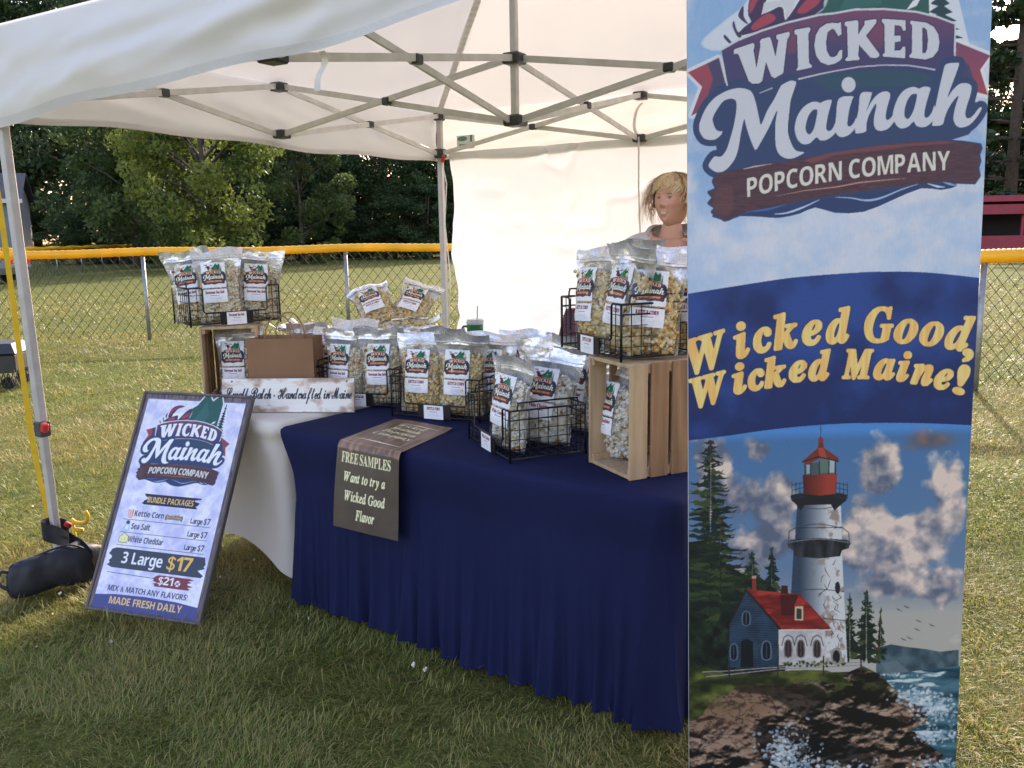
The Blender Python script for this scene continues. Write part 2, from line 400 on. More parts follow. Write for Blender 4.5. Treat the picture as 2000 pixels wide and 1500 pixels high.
LM = [([(510,1600),(480,1605),(430,1575),(395,1480),(400,1430),(440,1350),(520,1240),(600,1205),(650,1210),(680,1240),(685,1330),(662,1480),(645,1560),(620,1650),(570,1810),(520,1890),(480,1915),(420,1910),(380,1950),(345,2010),(350,2040),(400,2085),(460,2105),(530,2090),(600,2030),(670,1930),(710,1800),(740,1620),(778,1460),(800,1530),(850,1690),(905,1820),(930,1822),(970,1760),(1080,1560),(1180,1350),(1160,1500),(1158,1700),(1170,1810),(1210,1890),(1290,1935),(1380,1932),(1470,1890),(1508,1860),(1420,1845),(1370,1790),(1320,1660),(1310,1560),(1325,1400),(1345,1230),(1380,1120),(1412,1010),(1390,990),(1340,985),(1250,1030),(1220,1060),(1150,1200),(1060,1350),(985,1520),(960,1430),(920,1250),(880,1140),(830,1095),(740,1075),(640,1085),(520,1130),(400,1210),(300,1340),(235,1500),(228,1560),(240,1620),(290,1690),(370,1710),(440,1695),(500,1640)], Q1, None),
 ([(1700,1258),(1740,1240),(1790,1222),(1838,1222),(1838,1260),(1800,1400),(1775,1550),(1788,1592),(1815,1600),(1850,1575),(1890,1500),(1915,1560),(1885,1625),(1830,1680),(1760,1716),(1700,1714),(1658,1680),(1590,1742),(1540,1762),(1480,1755),(1425,1700),(1395,1600),(1398,1520),(1430,1410),(1500,1310),(1590,1250),(1660,1242)], Q1, [(1650,1335),(1668,1350),(1665,1400),(1630,1560),(1590,1630),(1560,1640),(1530,1600),(1528,1530),(1560,1420),(1610,1350)]),
 ([(55,1205),(222,1178),(215,1220),(180,1340),(158,1480),(155,1520),(170,1545),(200,1540),(240,1490),(262,1440),(275,1500),(245,1575),(180,1645),(110,1675),(60,1670),(20,1630),(8,1560),(20,1420)], Q2, None),
 ([(172+85*math.cos(a), 1037+95*math.sin(a)) for a in np.linspace(0, 6.283, 13)[:-1]], Q2, None),
 ([(318,1145),(445,1130),(452,1150),(425,1250),(385,1360),(450,1240),(520,1160),(580,1125),(640,1120),(675,1150),(672,1200),(640,1310),(620,1420),(632,1465),(660,1462),(700,1420),(725,1360),(745,1440),(700,1520),(640,1580),(560,1602),(500,1580),(475,1510),(480,1430),(510,1270),(460,1330),(410,1430),(385,1530),(378,1610),(265,1632),(250,1600),(252,1520),(290,1350)], Q2, None),
 ([(1028,1085),(1080,1062),(1140,1065),(1168,1085),(1150,1150),(1110,1290),(1090,1400),(1105,1440),(1140,1430),(1185,1370),(1215,1290),(1230,1400),(1190,1485),(1120,1545),(1050,1558),(990,1535),(960,1490),(900,1545),(830,1572),(770,1555),(725,1490),(705,1420),(720,1330),(770,1200),(840,1110),(930,1068),(990,1070)], Q2, [(1000,1155),(998,1200),(960,1350),(910,1440),(880,1455),(850,1420),(850,1350),(880,1240),(930,1165),(970,1150)]),
 ([(1350,795),(1420,772),(1505,770),(1518,785),(1500,850),(1440,1010),(1375,1190),(1440,1100),(1520,1030),(1600,1018),(1655,1040),(1670,1085),(1650,1180),(1610,1300),(1592,1390),(1605,1440),(1640,1445),(1690,1410),(1760,1320),(1790,1315),(1785,1350),(1720,1450),(1640,1530),(1550,1560),(1490,1545),(1450,1480),(1450,1400),(1480,1270),(1510,1175),(1450,1230),(1380,1340),(1340,1440),(1310,1525),(1195,1540),(1190,1500),(1215,1360),(1270,1100),(1320,890)], Q2, None)]
def logo_edges(L_, sm):
    E_ = []
    for pts, q, hole in L_:
        E_.append(Cv.ring(crs(q(pts), sm) if sm else q(pts)))
        if hole: E_.append(Cv.ring(crs(q(hole), sm) if sm else q(hole), False))
    return E_
NAVY = (44, 58, 92)
def pine(cv, x, top, bot, wd, col, seed, lean=0.0, hang=.25):
    rs = random.Random(seed); n = max(5, int((bot - top) / (wd * .16))); L_, R_ = [], []
    for i in range(n):
        t = i / (n - 1); y = top + (bot - top) * t; hw = wd * .5 * (.08 + .92 * t) * rs.uniform(.7, 1.12)
        for lst, sgn in ((L_, -1), (R_, 1)):
            h2 = hw * rs.uniform(.8, 1.1)
            lst += [(x + sgn * h2 * .25, y - (bot - top) / n * .25), (x + sgn * h2, y + (bot - top) / n * hang * 2)]
    cv.poly([(x, top - (bot - top) * .04)] + R_ + [(x, bot)] + L_[::-1], col)
def draw_logo(cv, kind='banner', W=(178, 184, 192)):
    """kind: banner / sign carry a claw; pouch carries antlers and a red name"""
    ds = kind == 'pouch'
    def vgrad(y0, c0, y1, c1, amt=.06):
        c0, c1 = np.array(c0, float), np.array(c1, float)
        def f(X_, Y_):
            # gradient along the print
            t = np.clip((cv_inv_y(X_, Y_) - y0) / (y1 - y0), 0, 1)[..., None]
            return c0 * (1 - t) + c1 * t
        return f
    cv_inv_y = getattr(cv, 'inv_y', lambda X_, Y_: Y_)
    halo = (196, 198, 202) if not ds else (205, 208, 214)
    GR, RED, MAR, BR = (38, 78, 74), (140, 62, 72), (104, 62, 88), (66, 44, 52)
    if ds: RED, MAR, BR, GR = (150, 48, 40), (138, 46, 40), (96, 44, 36), (36, 92, 62)
    # mountain, pines
    mt = [(1545, 40), (1600, -40), (1640, -75), (1680, -150), (1703, -172), (1722, -135), (1740, -122), (1772, -160), (1788, -168), (1812, -120), (1815, 45)]
    cv.poly(mt, halo, grow=6); 
    for px, tp, b, wd in ((1838, -118, 95, 88),): cv.poly([(px, tp - 8), (px + 50, b - 10), (px - 44, b - 10)], halo, .8, grow=4)
    cv.poly(mt, GR); cv.poly([(1640, 20), (1680, -60), (1700, -120), (1712, -80), (1740, -40), (1720, 10)], tuple(min(255, c * 1.3) for c in GR), .5)
    cv.poly([(1770, 20), (1783, 2), (1800, -6), (1790, 12)], halo)
    pine(cv, 1838, -118, 100, 92, (30, 56, 62) if not ds else (26, 66, 46), 5)
    if not ds:
        cv.poly(Q1([(250, 530), (480, 300), (700, 130), (800, 30), (900, -150), (1150, -330), (1500, -370), (1780, -220), (1800, 0), (1640, 190), (1000, 420), (500, 620)]), halo, .75, smooth=3, soft=2)
        cv.poly(Q1([(880, -120), (1000, -250), (1200, -330), (1420, -330), (1180, -200), (1080, -60), (990, 175), (1200, 80), (1260, 120), (1280, 245), (1400, 90), (1560, -160), (1720, -300), (1790, -150), (1750, 20), (1640, 180), (760, 430), (780, 330), (865, 265), (830, 190), (830, 60)]), (58, 44, 74), smooth=2)
        for sh in ([(880, 300), (1050, 165), (1150, 190), (1140, 260), (900, 370)], [(1420, 150), (1480, 60), (1580, -40), (1740, -150), (1700, 20), (1640, 80), (1520, 160)], [(850, 20), (960, -160), (1150, -270), (1300, -310), (1100, -180), (960, -20), (880, 130), (845, 150)]):
            cv.poly(Q1(sh), (152, 62, 74), .9, smooth=3, soft=1)
        cv.poly(Q1([(1020, 30), (1250, 0), (1330, -60), (1460, -80), (1400, 0), (1380, 100), (1290, 245), (1280, 180), (1290, 130), (1240, 60), (1100, 110), (990, 180)]), W)
        for sp in ([(770, 70), (715, 150), (720, 220), (830, 300), (775, 200)], [(655, 255), (635, 310), (680, 420), (720, 460), (750, 430), (690, 370)], [(545, 425), (530, 455), (590, 525), (625, 515)]):
            cv.poly(Q1(sp), (62, 52, 80), smooth=3)
    else:
        cv.poly([(1500, 40), (1470, -20), (1440, -28), (1432, -50), (1462, -60), (1490, -70), (1520, -62), (1560, -35), (1610, 30)], (74, 38, 32), smooth=3)
        for a in ([(1490, -65), (1452, -88), (1405, -86), (1390, -112)], [(1430, -88), (1420, -118)], [(1455, -90), (1456, -122)], [(1512, -65), (1560, -88), (1604, -90), (1622, -114)], [(1560, -88), (1556, -120)], [(1588, -90), (1590, -122)]):
            cv.stroke(a, [16, 9], (74, 46, 36))
    # ribbon
    arc = Q1([(500, 605), (700, 490), (1000, 370), (1300, 275), (1700, 180)]) + Q2([(0, 163), (250, 118), (600, 112), (1000, 147), (1250, 207), (1475, 290)])
    lt = Q1([(470, 705), (90, 885), (265, 1060), (130, 1420), (260, 1340), (560, 1060)]); rt = Q2([(1480, 510), (1900, 680), (1775, 855), (1870, 1165), (1740, 1130), (1480, 900)])
    cv.poly(lt, halo, .8, grow=6); cv.poly(rt, halo, .8, grow=6)
    cv.poly(lt, vgrad(110, RED, 230, MAR)); cv.poly(rt, vgrad(80, MAR, 190, RED))
    cv.poly(Q1([(330, 780), (470, 705), (560, 1060), (330, 1180), (400, 960)]), NAVY, .8, soft=3); cv.poly(Q2([(1480, 690), (1640, 800), (1700, 1000), (1740, 1130), (1480, 900)]), NAVY, .85, soft=3)
    body = arc + Q2([(1468, 760), (1300, 1000)]) + Q1([(1900, 1200), (700, 1100), (580, 1050)])
    cv.poly(body, vgrad(20, MAR, 95, (60, 56, 92) if not ds else (84, 36, 40)))
    for px, py, rx, ry in ((1545, 80, 22, 26), (1712, 70, 20, 26), (1490, 115, 26, 20)): cv.ell((px, py), rx, ry, RED, .35, soft=4)
    MA = logo_edges(LM, 4); allM = np.concatenate(MA)
    dark = NAVY if not ds else (36, 40, 58)
    cv.poly(Q1([(430, 1060), (1000, 1000), (1500, 960)]) + Q2([(0, 900), (600, 830), (1300, 860), (1500, 1100), (1780, 1300), (1700, 1560), (1400, 1720), (0, 1900)]) + Q1([(900, 2050), (500, 2150)]), dark, smooth=2)
    cv.paint(allM, dark, grow=12)
    cv.poly(Q2([(-250, 950), (300, 870), (900, 870), (1200, 950), (1000, 1060), (500, 1060), (0, 1100)]), GR, .45, smooth=3, soft=5)
    lw = 4.2 if kind != 'pouch' else 5
    cv.stroke(Q1([(490, 690), (520, 840), (572, 1040)]), [5, 4, 3.2], W); cv.stroke(arc, lw, W); cv.stroke(Q2([(1475, 290), (1472, 420), (1463, 675)]), [3.4, 3.0], W)
    cv.stroke(Q1([(1445, 965), (1700, 905)]) + Q2([(0, 870), (300, 818), (600, 797), (900, 802), (1100, 832), (1220, 855)]), [3.6, 2.6, 2.6, 3.2], (168, 166, 176))
    cv.stroke(Q1([(970, 1135), (1120, 1075)]), [2, 3], (150, 145, 152))
    # plank + waves
    pl = Q1([(400, 2215), (450, 2110), (770, 2060), (1640, 1905)]) + Q2([(0, 1865), (500, 1785), (900, 1735), (1300, 1722), (1560, 1740), (1770, 1772), (1782, 1815), (1752, 1890), (1768, 1970), (1742, 2050), (1760, 2150), (1700, 2235), (1330, 2222), (900, 2260), (0, 2380)]) + Q1([(1640, 2420), (830, 2580), (540, 2690), (385, 2590), (430, 2540), (345, 2480), (400, 2415), (345, 2350), (440, 2310)])
    wv = Q1([(420, 2560), (540, 2700), (640, 2670), (730, 2640), (1000, 2650), (1200, 2662), (1450, 2610), (1640, 2535)]) + Q2([(0, 2600), (350, 2588), (700, 2445), (1050, 2302), (1290, 2322), (1490, 2272), (1330, 2222), (700, 2260), (0, 2320)])
    cv.poly(wv, (38, 54, 92), smooth=2)
    cv.poly(pl, dark, grow=3); cv.poly(pl, lambda X_, Y_: np.array(BR, float) * (.8 + .5 * fbm(X_ * 3 * cvk(cv), Y_ * 40 * cvk(cv), 3, 3))[..., None])
    cv.poly(Q1([(1500, 1960), (1700, 1900)]) + Q2([(0, 1860), (600, 1775), (1300, 1725), (1500, 1745), (900, 1790), (0, 1900)]) + Q1([(1600, 2000)]), (116, 66, 66) if not ds else (150, 70, 50), .7, soft=2)
    cv.poly(Q1([(430, 2330), (620, 2250), (640, 2560), (520, 2620), (410, 2560)]), (98, 66, 60), .45, smooth=3, soft=5)
    cv.stroke(Q1([(770, 2065), (900, 2035), (1120, 2000)]), [1, 2.6, .6], (190, 160, 150)); cv.stroke(Q1([(1170, 2395), (1500, 2330), (1900, 2285)]) + Q2([(300, 2232), (620, 2200), (850, 2182)]), [.6, 2.4, 3, .8], (160, 120, 105))
    for pts, c_ in ((Q1([(800, 2590), (1050, 2560), (1280, 2500)]), (60, 90, 140)), (Q1([(1140, 2615), (1300, 2600), (1500, 2530), (1690, 2440)]), (160, 176, 205)), (Q2([(0, 2410), (200, 2420), (380, 2450), (560, 2420), (800, 2320), (1010, 2250)]), (140, 160, 192)), (Q2([(1130, 2245), (1250, 2280), (1340, 2288)]), (168, 190, 212)), (Q2([(1320, 2228), (1400, 2250), (1490, 2272)]), (120, 150, 185))):
        cv.stroke(pts, [1, 4.4, 1], c_, smooth=3)
    wcol = W if not ds else (232, 176, 150)
    WE = np.concatenate(logo_edges(LW, 0)); cv.paint(WE, (48, 44, 70) if not ds else (70, 26, 26), grow=1.6); cv.paint(WE, wcol)
    cv.paint(allM, W if not ds else (220, 214, 190))
    bl = lambda x: 385 - .225 * (x - 1462) + .00023 * (x - 1462) ** 2
    cv.text('POPCORN COMPANY', 'sans', 1460, 0, 37, (188, 188, 178) if not ds else (206, 150, 110), base=bl, width=398, space=.26, track=.09, grow=.3)
def cvk(cv): return getattr(cv, 'kk', .02)
# ------------------------------------------------------------------ tall banner: frame in space and its artwork
BN_O = np.array([0.417, 2.08, 2.0111]); _yaw, _rl, _ln = -0.0095, 0.0176, 0.0197; BN_W = 0.698
BN_X0 = np.array([math.cos(_yaw), math.sin(_yaw), 0]); BN_N = np.array([math.sin(_yaw), -math.cos(_yaw), 0])
_u2 = np.array([0, 0, 1.0]) * math.cos(_ln) - BN_N * math.sin(_ln)
BN_EX = BN_X0 * math.cos(_rl) + _u2 * math.sin(_rl); BN_UP = _u2 * math.cos(_rl) - BN_X0 * math.sin(_rl)
BN_BK = np.cross(BN_UP, BN_EX)
BU = 830.0                                    # print units per metre
def rect(P):
    """photo position of a mark -> place on the banner sheet, in print units"""
    P = np.asarray(P, float)
    D = C_F + ((P[..., 0] - 1000) / CAM_F)[..., None] * C_R - ((P[..., 1] - 750) / CAM_F)[..., None] * C_U
    t = ((BN_O - EYE) @ BN_BK) / (D @ BN_BK); H_ = EYE + D * t[..., None] - BN_O
    return np.stack([1340 + (H_ @ BN_EX) * BU, -(H_ @ BN_UP) * BU], -1)
BT, BB = -0.13, 1.955                         # sheet top and bottom below BN_O
def art_banner():
    W = 480; box = (1340, BT * BU, 1340 + BN_W * BU, BB * BU); H = int(W * (box[3] - box[1]) / (box[2] - box[0]))
    cv = Cv(W, H, box, ss=2); cv.kk = .02; X, Y = cv.X, cv.Y
    def mix(a, b, t): return np.array(a, float) * (1 - t[..., None]) + np.array(b, float) * t[..., None]
    n1 = fbm(X * .010, Y * .014, 1, 5); n2 = fbm(X * .03, Y * .03, 5, 4)
    im = mix((128, 158, 192), (186, 188, 196), np.clip((n1 - .36) * 4, 0, 1))
    im = mix(im, (160, 178, 205), np.clip((Y - 330) / 120, 0, 1) * .7 * np.clip(1.5 - n1 * 2, 0, 1)) if False else im
    tl = np.clip(1 - ((X - 1380) ** 2 / 120 ** 2 + (Y - 60) ** 2 / 140 ** 2), 0, 1)[..., None]; im = im * (1 - tl * .6) + np.array((122, 156, 194.)) * tl * .6
    lo = np.clip((Y - 330) / 90, 0, 1)[..., None] * .55; im = im * (1 - lo) + mix((160, 182, 208), (182, 190, 204), np.clip((n2 - .3) * 2.5, 0, 1)) * lo
    cv.im = im + (fbm(X * .3, Y * .08, 8, 2)[..., None] - .5) * 7
    cv.tr = rect; draw_logo(cv, 'banner', (176, 180, 188))
    # ---- lower picture: sky, clouds
    sk = [(1300, 860), (1400, 842), (1560, 826), (1700, 822), (1960, 824), (1960, 1700), (1300, 1700)]
    def sky_(X_, Y_):
        t = np.clip((Y_ - 800) / 480, 0, 1); b = mix((62, 118, 182), (120, 142, 168), t)
        b = mix(b, np.array((196, 190, 170.)), np.clip((Y_ - 1130) / 110, 0, 1) ** 1.5 * .75)
        f = fbm(X_ * .013, Y_ * .013, 21, 5); d = np.zeros_like(X_)
        for (cx, cy, rx, ry, a) in ((1400, 900, 55, 45, 1), (1480, 880, 45, 40, 1.1), (1440, 980, 110, 90, .9), (1520, 960, 50, 70, .9), (1500, 1060, 80, 90, .8), (1720, 930, 45, 60, 1.1), (1700, 1010, 70, 70, 1), (1800, 1050, 95, 80, 1), (1760, 1130, 90, 60, .9), (1690, 1080, 40, 60, .8), (1860, 990, 40, 120, .9), (1830, 1150, 60, 60, .9)):
            p = rect(np.array([cx, cy], float)); d = np.maximum(d, a * np.exp(-((X_ - p[0]) / rx) ** 2 - ((Y_ - p[1]) / ry) ** 2))
        m = np.clip((d + (f - .5) * 1.35 - .36) * 5, 0, 1)
        g = fbm(X_ * .013 + .24, Y_ * .013 - .26, 21, 5); g2 = fbm(X_ * .05, Y_ * .05, 33, 3)
        lit = np.clip(.45 + (f - g) * 3.2 + (g2 - .5) * .7 + (X_ - 1640) / 900 - np.clip((Y_ - 900) / 500, 0, 1) * .25, 0, 1)
        c = mix((96, 110, 138), (232, 212, 198), lit); b = b * (1 - m[..., None]) + c * m[..., None]
        p = rect(np.array([1815, 860.])); dk = np.clip(np.exp(-((X_ - p[0]) / 62) ** 2 - ((Y_ - p[1]) / 26) ** 2) * 1.6 + (g2 - .5) * .9 - .5, 0, 1)[..., None] * .85
        return b * (1 - dk) + mix((92, 86, 100), (140, 110, 104), np.clip(g2 * 1.6 - .3, 0, 1)) * dk
    cv.poly(sk, sky_)
    q8 = Q(1300, 950, 2.727); q7 = Q(1330, 840, 6.0); q6 = Q(1300, 450, 2.857)
    def tex(c0, c1, sx, sy, seed, lo=.3, hi=.7):
        return lambda X_, Y_: mix(c0, c1, np.clip((fbm(X_ * sx, Y_ * sy, seed, 4) - lo) / (hi - lo), 0, 1))
    # far shore, sea
    cv.poly(q8([(1120, 860), (1200, 840), (1290, 855), (1380, 865), (1460, 880), (1560, 870), (1560, 960), (1300, 995), (1120, 1000)]), tex((52, 78, 92), (84, 112, 124), .05, .05, 40))
    cv.poly(q8([(1150, 940), (1230, 925), (1300, 990), (1180, 1000)]), (110, 130, 140), .7)
    sea = tex((22, 66, 84), (72, 122, 140), .012, .07, 41)
    def sea_f(X_, Y_):
        b = sea(X_, Y_); n = fbm(X_ * .02 + Y_ * .012, Y_ * .09, 44, 4); f = np.clip((n - .58) * 9, 0, 1)[..., None] * np.clip((Y_ - 1240) / 60, .25, 1)[..., None]
        return b * (1 - f) + np.array((196, 212, 218.)) * f
    cv.poly(q8([(1100, 1010), (1300, 985), (1620, 950), (1620, 1900), (900, 1900)]), sea_f)
    # dark wood behind house, tall pine
    dk = tex((16, 26, 24), (44, 66, 44), .06, .06, 50, .35, .75)
    cv.poly(q8([(100, 300), (250, 280), (330, 420), (420, 470), (500, 480), (600, 560), (640, 700), (640, 1000), (100, 1050)]), dk)
    rs = random.Random(4)
    def conifer(x, top, bot, w0, seed, cols, n):
        rs = random.Random(seed)
        cv.stroke([(x, top), (x - 3, (top + bot) / 2), (x - 5, bot)], [1.5, 5], (88, 52, 42))
        for i in range(n):
            t = i / n; y = top + (bot - top) * t
            for sg in (-1, 1):
                L_ = w0 * (.12 + .88 * t ** .8) * rs.uniform(.4, 1.15); dy = rs.uniform(-9, 14); th = 3 + 5 * t
                P = [(x, y - 3)]
                for k in range(1, 6):
                    P.append((x + sg * L_ * k / 5, y - th * (1 - k / 5) + dy * k / 5 - rs.uniform(0, 6) * (k % 2)))
                for k in range(5, 0, -1):
                    P.append((x + sg * L_ * (k - .5) / 5, y + th * (1 - k / 6) * rs.uniform(.3, 1.3) + dy * k / 5))
                cv.poly(P, rs.choice(cols), .92)
    PC = [(24, 40, 34), (38, 58, 40), (30, 48, 36), (62, 80, 44), (20, 34, 36)]
    conifer(1388, 862, 1200, 92, 3, PC, 64); conifer(1408, 1010, 1210, 80, 5, PC, 34)
    conifer(1508, 1072, 1160, 22, 9, PC, 20); conifer(1470, 1080, 1200, 40, 11, PC, 26)
    conifer(1692, 1155, 1290, 34, 6, PC, 30); conifer(1660, 1165, 1290, 24, 7, PC, 24); conifer(1720, 1190, 1290, 16, 8, PC, 14)
    # lighthouse
    def tower(X_, Y_):
        c = rect(np.array([1598., 1000.]))[0]; u = np.clip((X_ - c + 50) / 100, 0, 1)
        b = mix((52, 72, 98), (206, 212, 216), np.clip(u * 1.7 - .25, 0, 1)); s_ = np.clip((fbm(X_ * .06, Y_ * .05, 60, 4) - .58) * 8, 0, 1)[..., None] * np.clip((u - .3) * 2, 0, 1)[..., None]
        return b * (1 - s_ * .6) + np.array((128, 96, 74.)) * s_ * .6
    cv.poly(q8([(683, 345), (940, 345), (968, 935), (845, 945), (660, 760)]), tower)
    cv.poly(q8([(702, 95), (934, 95), (940, 290), (690, 290)]), tower)
    for a in ([(700, 105), (815, 120), (935, 100)], [(698, 215), (815, 200), (937, 222)], [(676, 555), (810, 548), (950, 560)], [(668, 720), (830, 705), (955, 715)]): cv.stroke(q8(a), 1.5, (70, 76, 90), smooth=3)
    rs = random.Random(2)
    for k in range(26):
        x, y = rs.uniform(830, 935), rs.uniform(380, 900); cv.stroke(q8([(x, y), (x + rs.uniform(-25, 25), y + rs.uniform(8, 30)), (x + rs.uniform(-30, 30), y + rs.uniform(20, 60))]), [.6, 1.6, .5], rs.choice([(74, 60, 56), (110, 84, 66), (60, 64, 76)]))
    cv.poly(q8([(650, 300), (670, 285), (815, 275), (965, 285), (987, 300), (975, 330), (940, 340), (930, 372), (815, 385), (690, 372), (680, 340), (655, 325)]), tex((30, 34, 42), (66, 70, 78), .08, .02, 61))
    cv.stroke(q8([(652, 300), (815, 280), (985, 300)]), 2.2, (110, 118, 128), smooth=3); cv.stroke(q8([(656, 300), (660, 240), (690, 222), (940, 218), (975, 245), (980, 300)]), 1.4, (46, 52, 62))
    cv.poly(q8([(665, 50), (690, 40), (940, 36), (966, 48), (962, 75), (930, 100), (900, 130), (880, 96), (740, 100), (720, 130), (700, 100), (672, 75)]), (36, 36, 44))
    cv.poly(q6([(765, 1365), (860, 1352), (958, 1358), (950, 1470), (860, 1480), (772, 1470)]), lambda X_, Y_: mix((88, 34, 34), (172, 62, 50), np.clip((X_ - rect(np.array([1568., 960.]))[0]) / 50, 0, 1)))
    cv.poly(q6([(776, 1300), (950, 1285), (946, 1356), (782, 1366)]), (74, 96, 104)); cv.poly(q6([(785, 1308), (806, 1306), (806, 1356), (787, 1358)]), (150, 170, 180)); cv.poly(q6([(862, 1275), (908, 1275), (908, 1352), (862, 1352)]), (96, 126, 116)); cv.poly(q6([(914, 1280), (942, 1285), (940, 1352), (914, 1352)]), (166, 186, 194))
    for x in (778, 810, 858, 911, 948): cv.stroke(q6([(x, 1285), (x, 1362)]), 1.8, (48, 44, 50))
    cv.poly(q6([(762, 1290), (850, 1212), (882, 1212), (966, 1270), (960, 1292), (900, 1275), (860, 1272), (790, 1308)]), (134, 52, 42)); cv.poly(q6([(850, 1212), (882, 1212), (900, 1272), (860, 1272)]), (178, 76, 54)); cv.stroke(q6([(764, 1292), (850, 1262), (964, 1288)]), 2.4, (52, 34, 38))
    cv.ell(q6([(865, 1170)])[0], 5.4, 6.4, (150, 56, 50)); cv.poly(q6([(855, 1180), (877, 1180), (884, 1213), (850, 1213)]), (126, 46, 42)); cv.stroke(q6([(865, 1080), (865, 1160)]), 1.3, (50, 44, 56))
    for sg, x0, x1 in ((0, 706, 772), (1, 950, 1014)):
        for yy in (1412, 1440, 1468, 1490): cv.stroke(q6([(x0, yy + (10 if sg == 0 else -4)), (x1, yy - (6 if sg == 0 else -8))]), 1.4, (44, 56, 78))
        for k in range(4): xx = x0 + (x1 - x0) * k / 3; cv.stroke(q6([(xx, 1408), (xx, 1495)]), 1.3, (44, 56, 78))
    cv.ell(q8([(917, 540)])[0], 5, 12, (40, 42, 50))
    # house
    cv.poly(q8([(435, 560), (345, 740), (335, 965), (598, 975), (606, 765)]), lambda X_, Y_: mix((28, 44, 64), (56, 84, 112), np.clip(.5 + .4 * np.sin(Y_ * 1.6) + (fbm(X_ * .05, Y_ * .05, 70) - .5), 0, 1)))
    cv.poly(q8([(604, 765), (850, 765), (852, 938), (606, 955)]), tex((168, 172, 178), (206, 206, 206), .05, .05, 71))
    cv.poly(q8([(428, 550), (500, 556), (720, 576), (880, 752), (868, 768), (620, 768)]), tex((122, 32, 34), (186, 56, 50), .03, .12, 72))
    cv.stroke(q8([(340, 740), (430, 552), (618, 765)]), [3.5, 4, 3.5], (44, 34, 42)); cv.stroke(q8([(616, 767), (880, 765)]), 2.6, (212, 206, 196))
    cv.poly(q8([(465, 485), (484, 485), (486, 560), (463, 560)]), (150, 54, 50)); cv.poly(q8([(463, 478), (486, 478), (486, 492), (463, 492)]), (196, 150, 130)); cv.poly(q8([(620, 530), (652, 530), (655, 575), (615, 575)]), (72, 34, 36))
    cv.poly(q8([(610, 580), (700, 576), (740, 640), (690, 690), (620, 690)]), (84, 28, 32)); cv.poly(q8([(690, 640), (735, 640), (735, 715), (690, 715)]), (206, 190, 150)); cv.poly(q8([(699, 652), (726, 652), (726, 708), (699, 708)]), (62, 62, 62)); cv.poly(q8([(685, 640), (712, 584), (740, 640)]), (176, 50, 46))
    def win(x, y, w_, h_, fr, gl): cv.poly(q8([(x - w_, y + h_), (x - w_, y - h_ * .6), (x, y - h_), (x + w_, y - h_ * .6), (x + w_, y + h_)]), fr, smooth=2); cv.poly(q8([(x - w_ * .7, y + h_ * .9), (x - w_ * .7, y - h_ * .5), (x, y - h_ * .85), (x + w_ * .7, y - h_ * .5), (x + w_ * .7, y + h_ * .9)]), gl, smooth=2); cv.stroke(q8([(x, y - h_ * .8), (x, y + h_ * .9)]), 1, fr)
    for x in (655, 722, 808): win(x, 862, 20, 46, (120, 112, 112), (58, 40, 48)); cv.stroke(q8([(x - 34, 850), (x - 22, 805), (x, 792), (x + 22, 805), (x + 34, 850)]), 2, (96, 92, 96))
    for x, y, w_, h_ in ((432, 702, 22, 38), (540, 872, 26, 50), (366, 880, 20, 44)): win(x, y, w_, h_, (88, 112, 136), (24, 32, 44))
    cv.poly(q8([(405, 830), (430, 812), (468, 830), (470, 965), (402, 965)]), (22, 28, 38)); cv.ell(q8([(910, 905)])[0], 11, 17, (150, 146, 140)); cv.ell(q8([(910, 908)])[0], 7, 13, (34, 38, 44))
    # rocks
    def rock(seed):
        def f(X_, Y_):
            a = X_ * .022 + Y_ * .016; b = -X_ * .010 + Y_ * .034
            n = fbm(a, b, seed, 5); r = 1 - np.abs(2 * fbm(a * 1.6 + n, b * 1.6, seed + 3, 4) - 1); d = fbm(X_ * .011, Y_ * .011, seed + 7, 3)
            e_ = fbm(a * 1.2, b * 1.2, seed + 11, 4) - fbm(a * 1.2 + .16, b * 1.2 + .22, seed + 11, 4); t = np.clip(.42 + e_ * 5.5 + (n - .5) * 1.6 + (d - .5) * 2.6, 0, 1); c = mix((24, 19, 19), (176, 150, 126), t); c = mix(c, np.array((108, 72, 50.)), np.clip((d - .5) * 4, 0, 1) * .5)
            ms_ = np.clip((fbm(X_ * .03, Y_ * .05, 91, 3) - .52) * 6, 0, 1) * np.clip((rect(np.array([1500., 1395.]))[1] - Y_) / 60, 0, 1) * .75; c = mix(c, np.array((86, 96, 44.)), ms_); k = np.clip((r - .90) * 10, 0, 1)[..., None]; return c * (1 - k * .55) + np.array((20, 16, 18.)) * k * .55
        return f
    cv.poly(q8([(100, 980), (350, 1000), (700, 1000), (980, 985), (1050, 955), (1140, 1000), (1220, 1080), (1300, 1140), (1390, 1195), (1395, 1250), (1310, 1290), (1380, 1360), (1480, 1430), (1440, 1480), (1300, 1900), (100, 1900)]), rock(80))
    cv.poly(q8([(480, 1300), (700, 1280), (860, 1340), (1100, 1420), (1000, 1560), (600, 1560)]), (18, 17, 20), .65, smooth=3, soft=4); cv.poly(q8([(380, 1050), (800, 1060), (850, 1160), (760, 1240), (560, 1120), (400, 1100)]), (20, 18, 18), .6, smooth=3, soft=4)
    cv.poly(q8([(100, 950), (330, 1000), (620, 985), (860, 980), (960, 1030), (1000, 1060), (880, 1050), (780, 1030), (600, 1060), (400, 1060), (330, 1110), (240, 1130), (200, 1220), (100, 1230)]), tex((34, 46, 22), (104, 116, 46), .03, .06, 90, .3, .75), .92, smooth=2)
    for pts in ([(200, 990), (340, 985), (600, 965), (800, 945), (1060, 935)], [(220, 1015), (340, 1005), (600, 975), (840, 962), (1050, 950)]): cv.stroke(q8(pts), 2, (150, 146, 154))
    for x, y in ((342, 980), (600, 966), (842, 952), (1040, 940)): cv.stroke(q8([(x, y - 45), (x, y + 55)]), 3, (56, 52, 48))
    rs = random.Random(7)
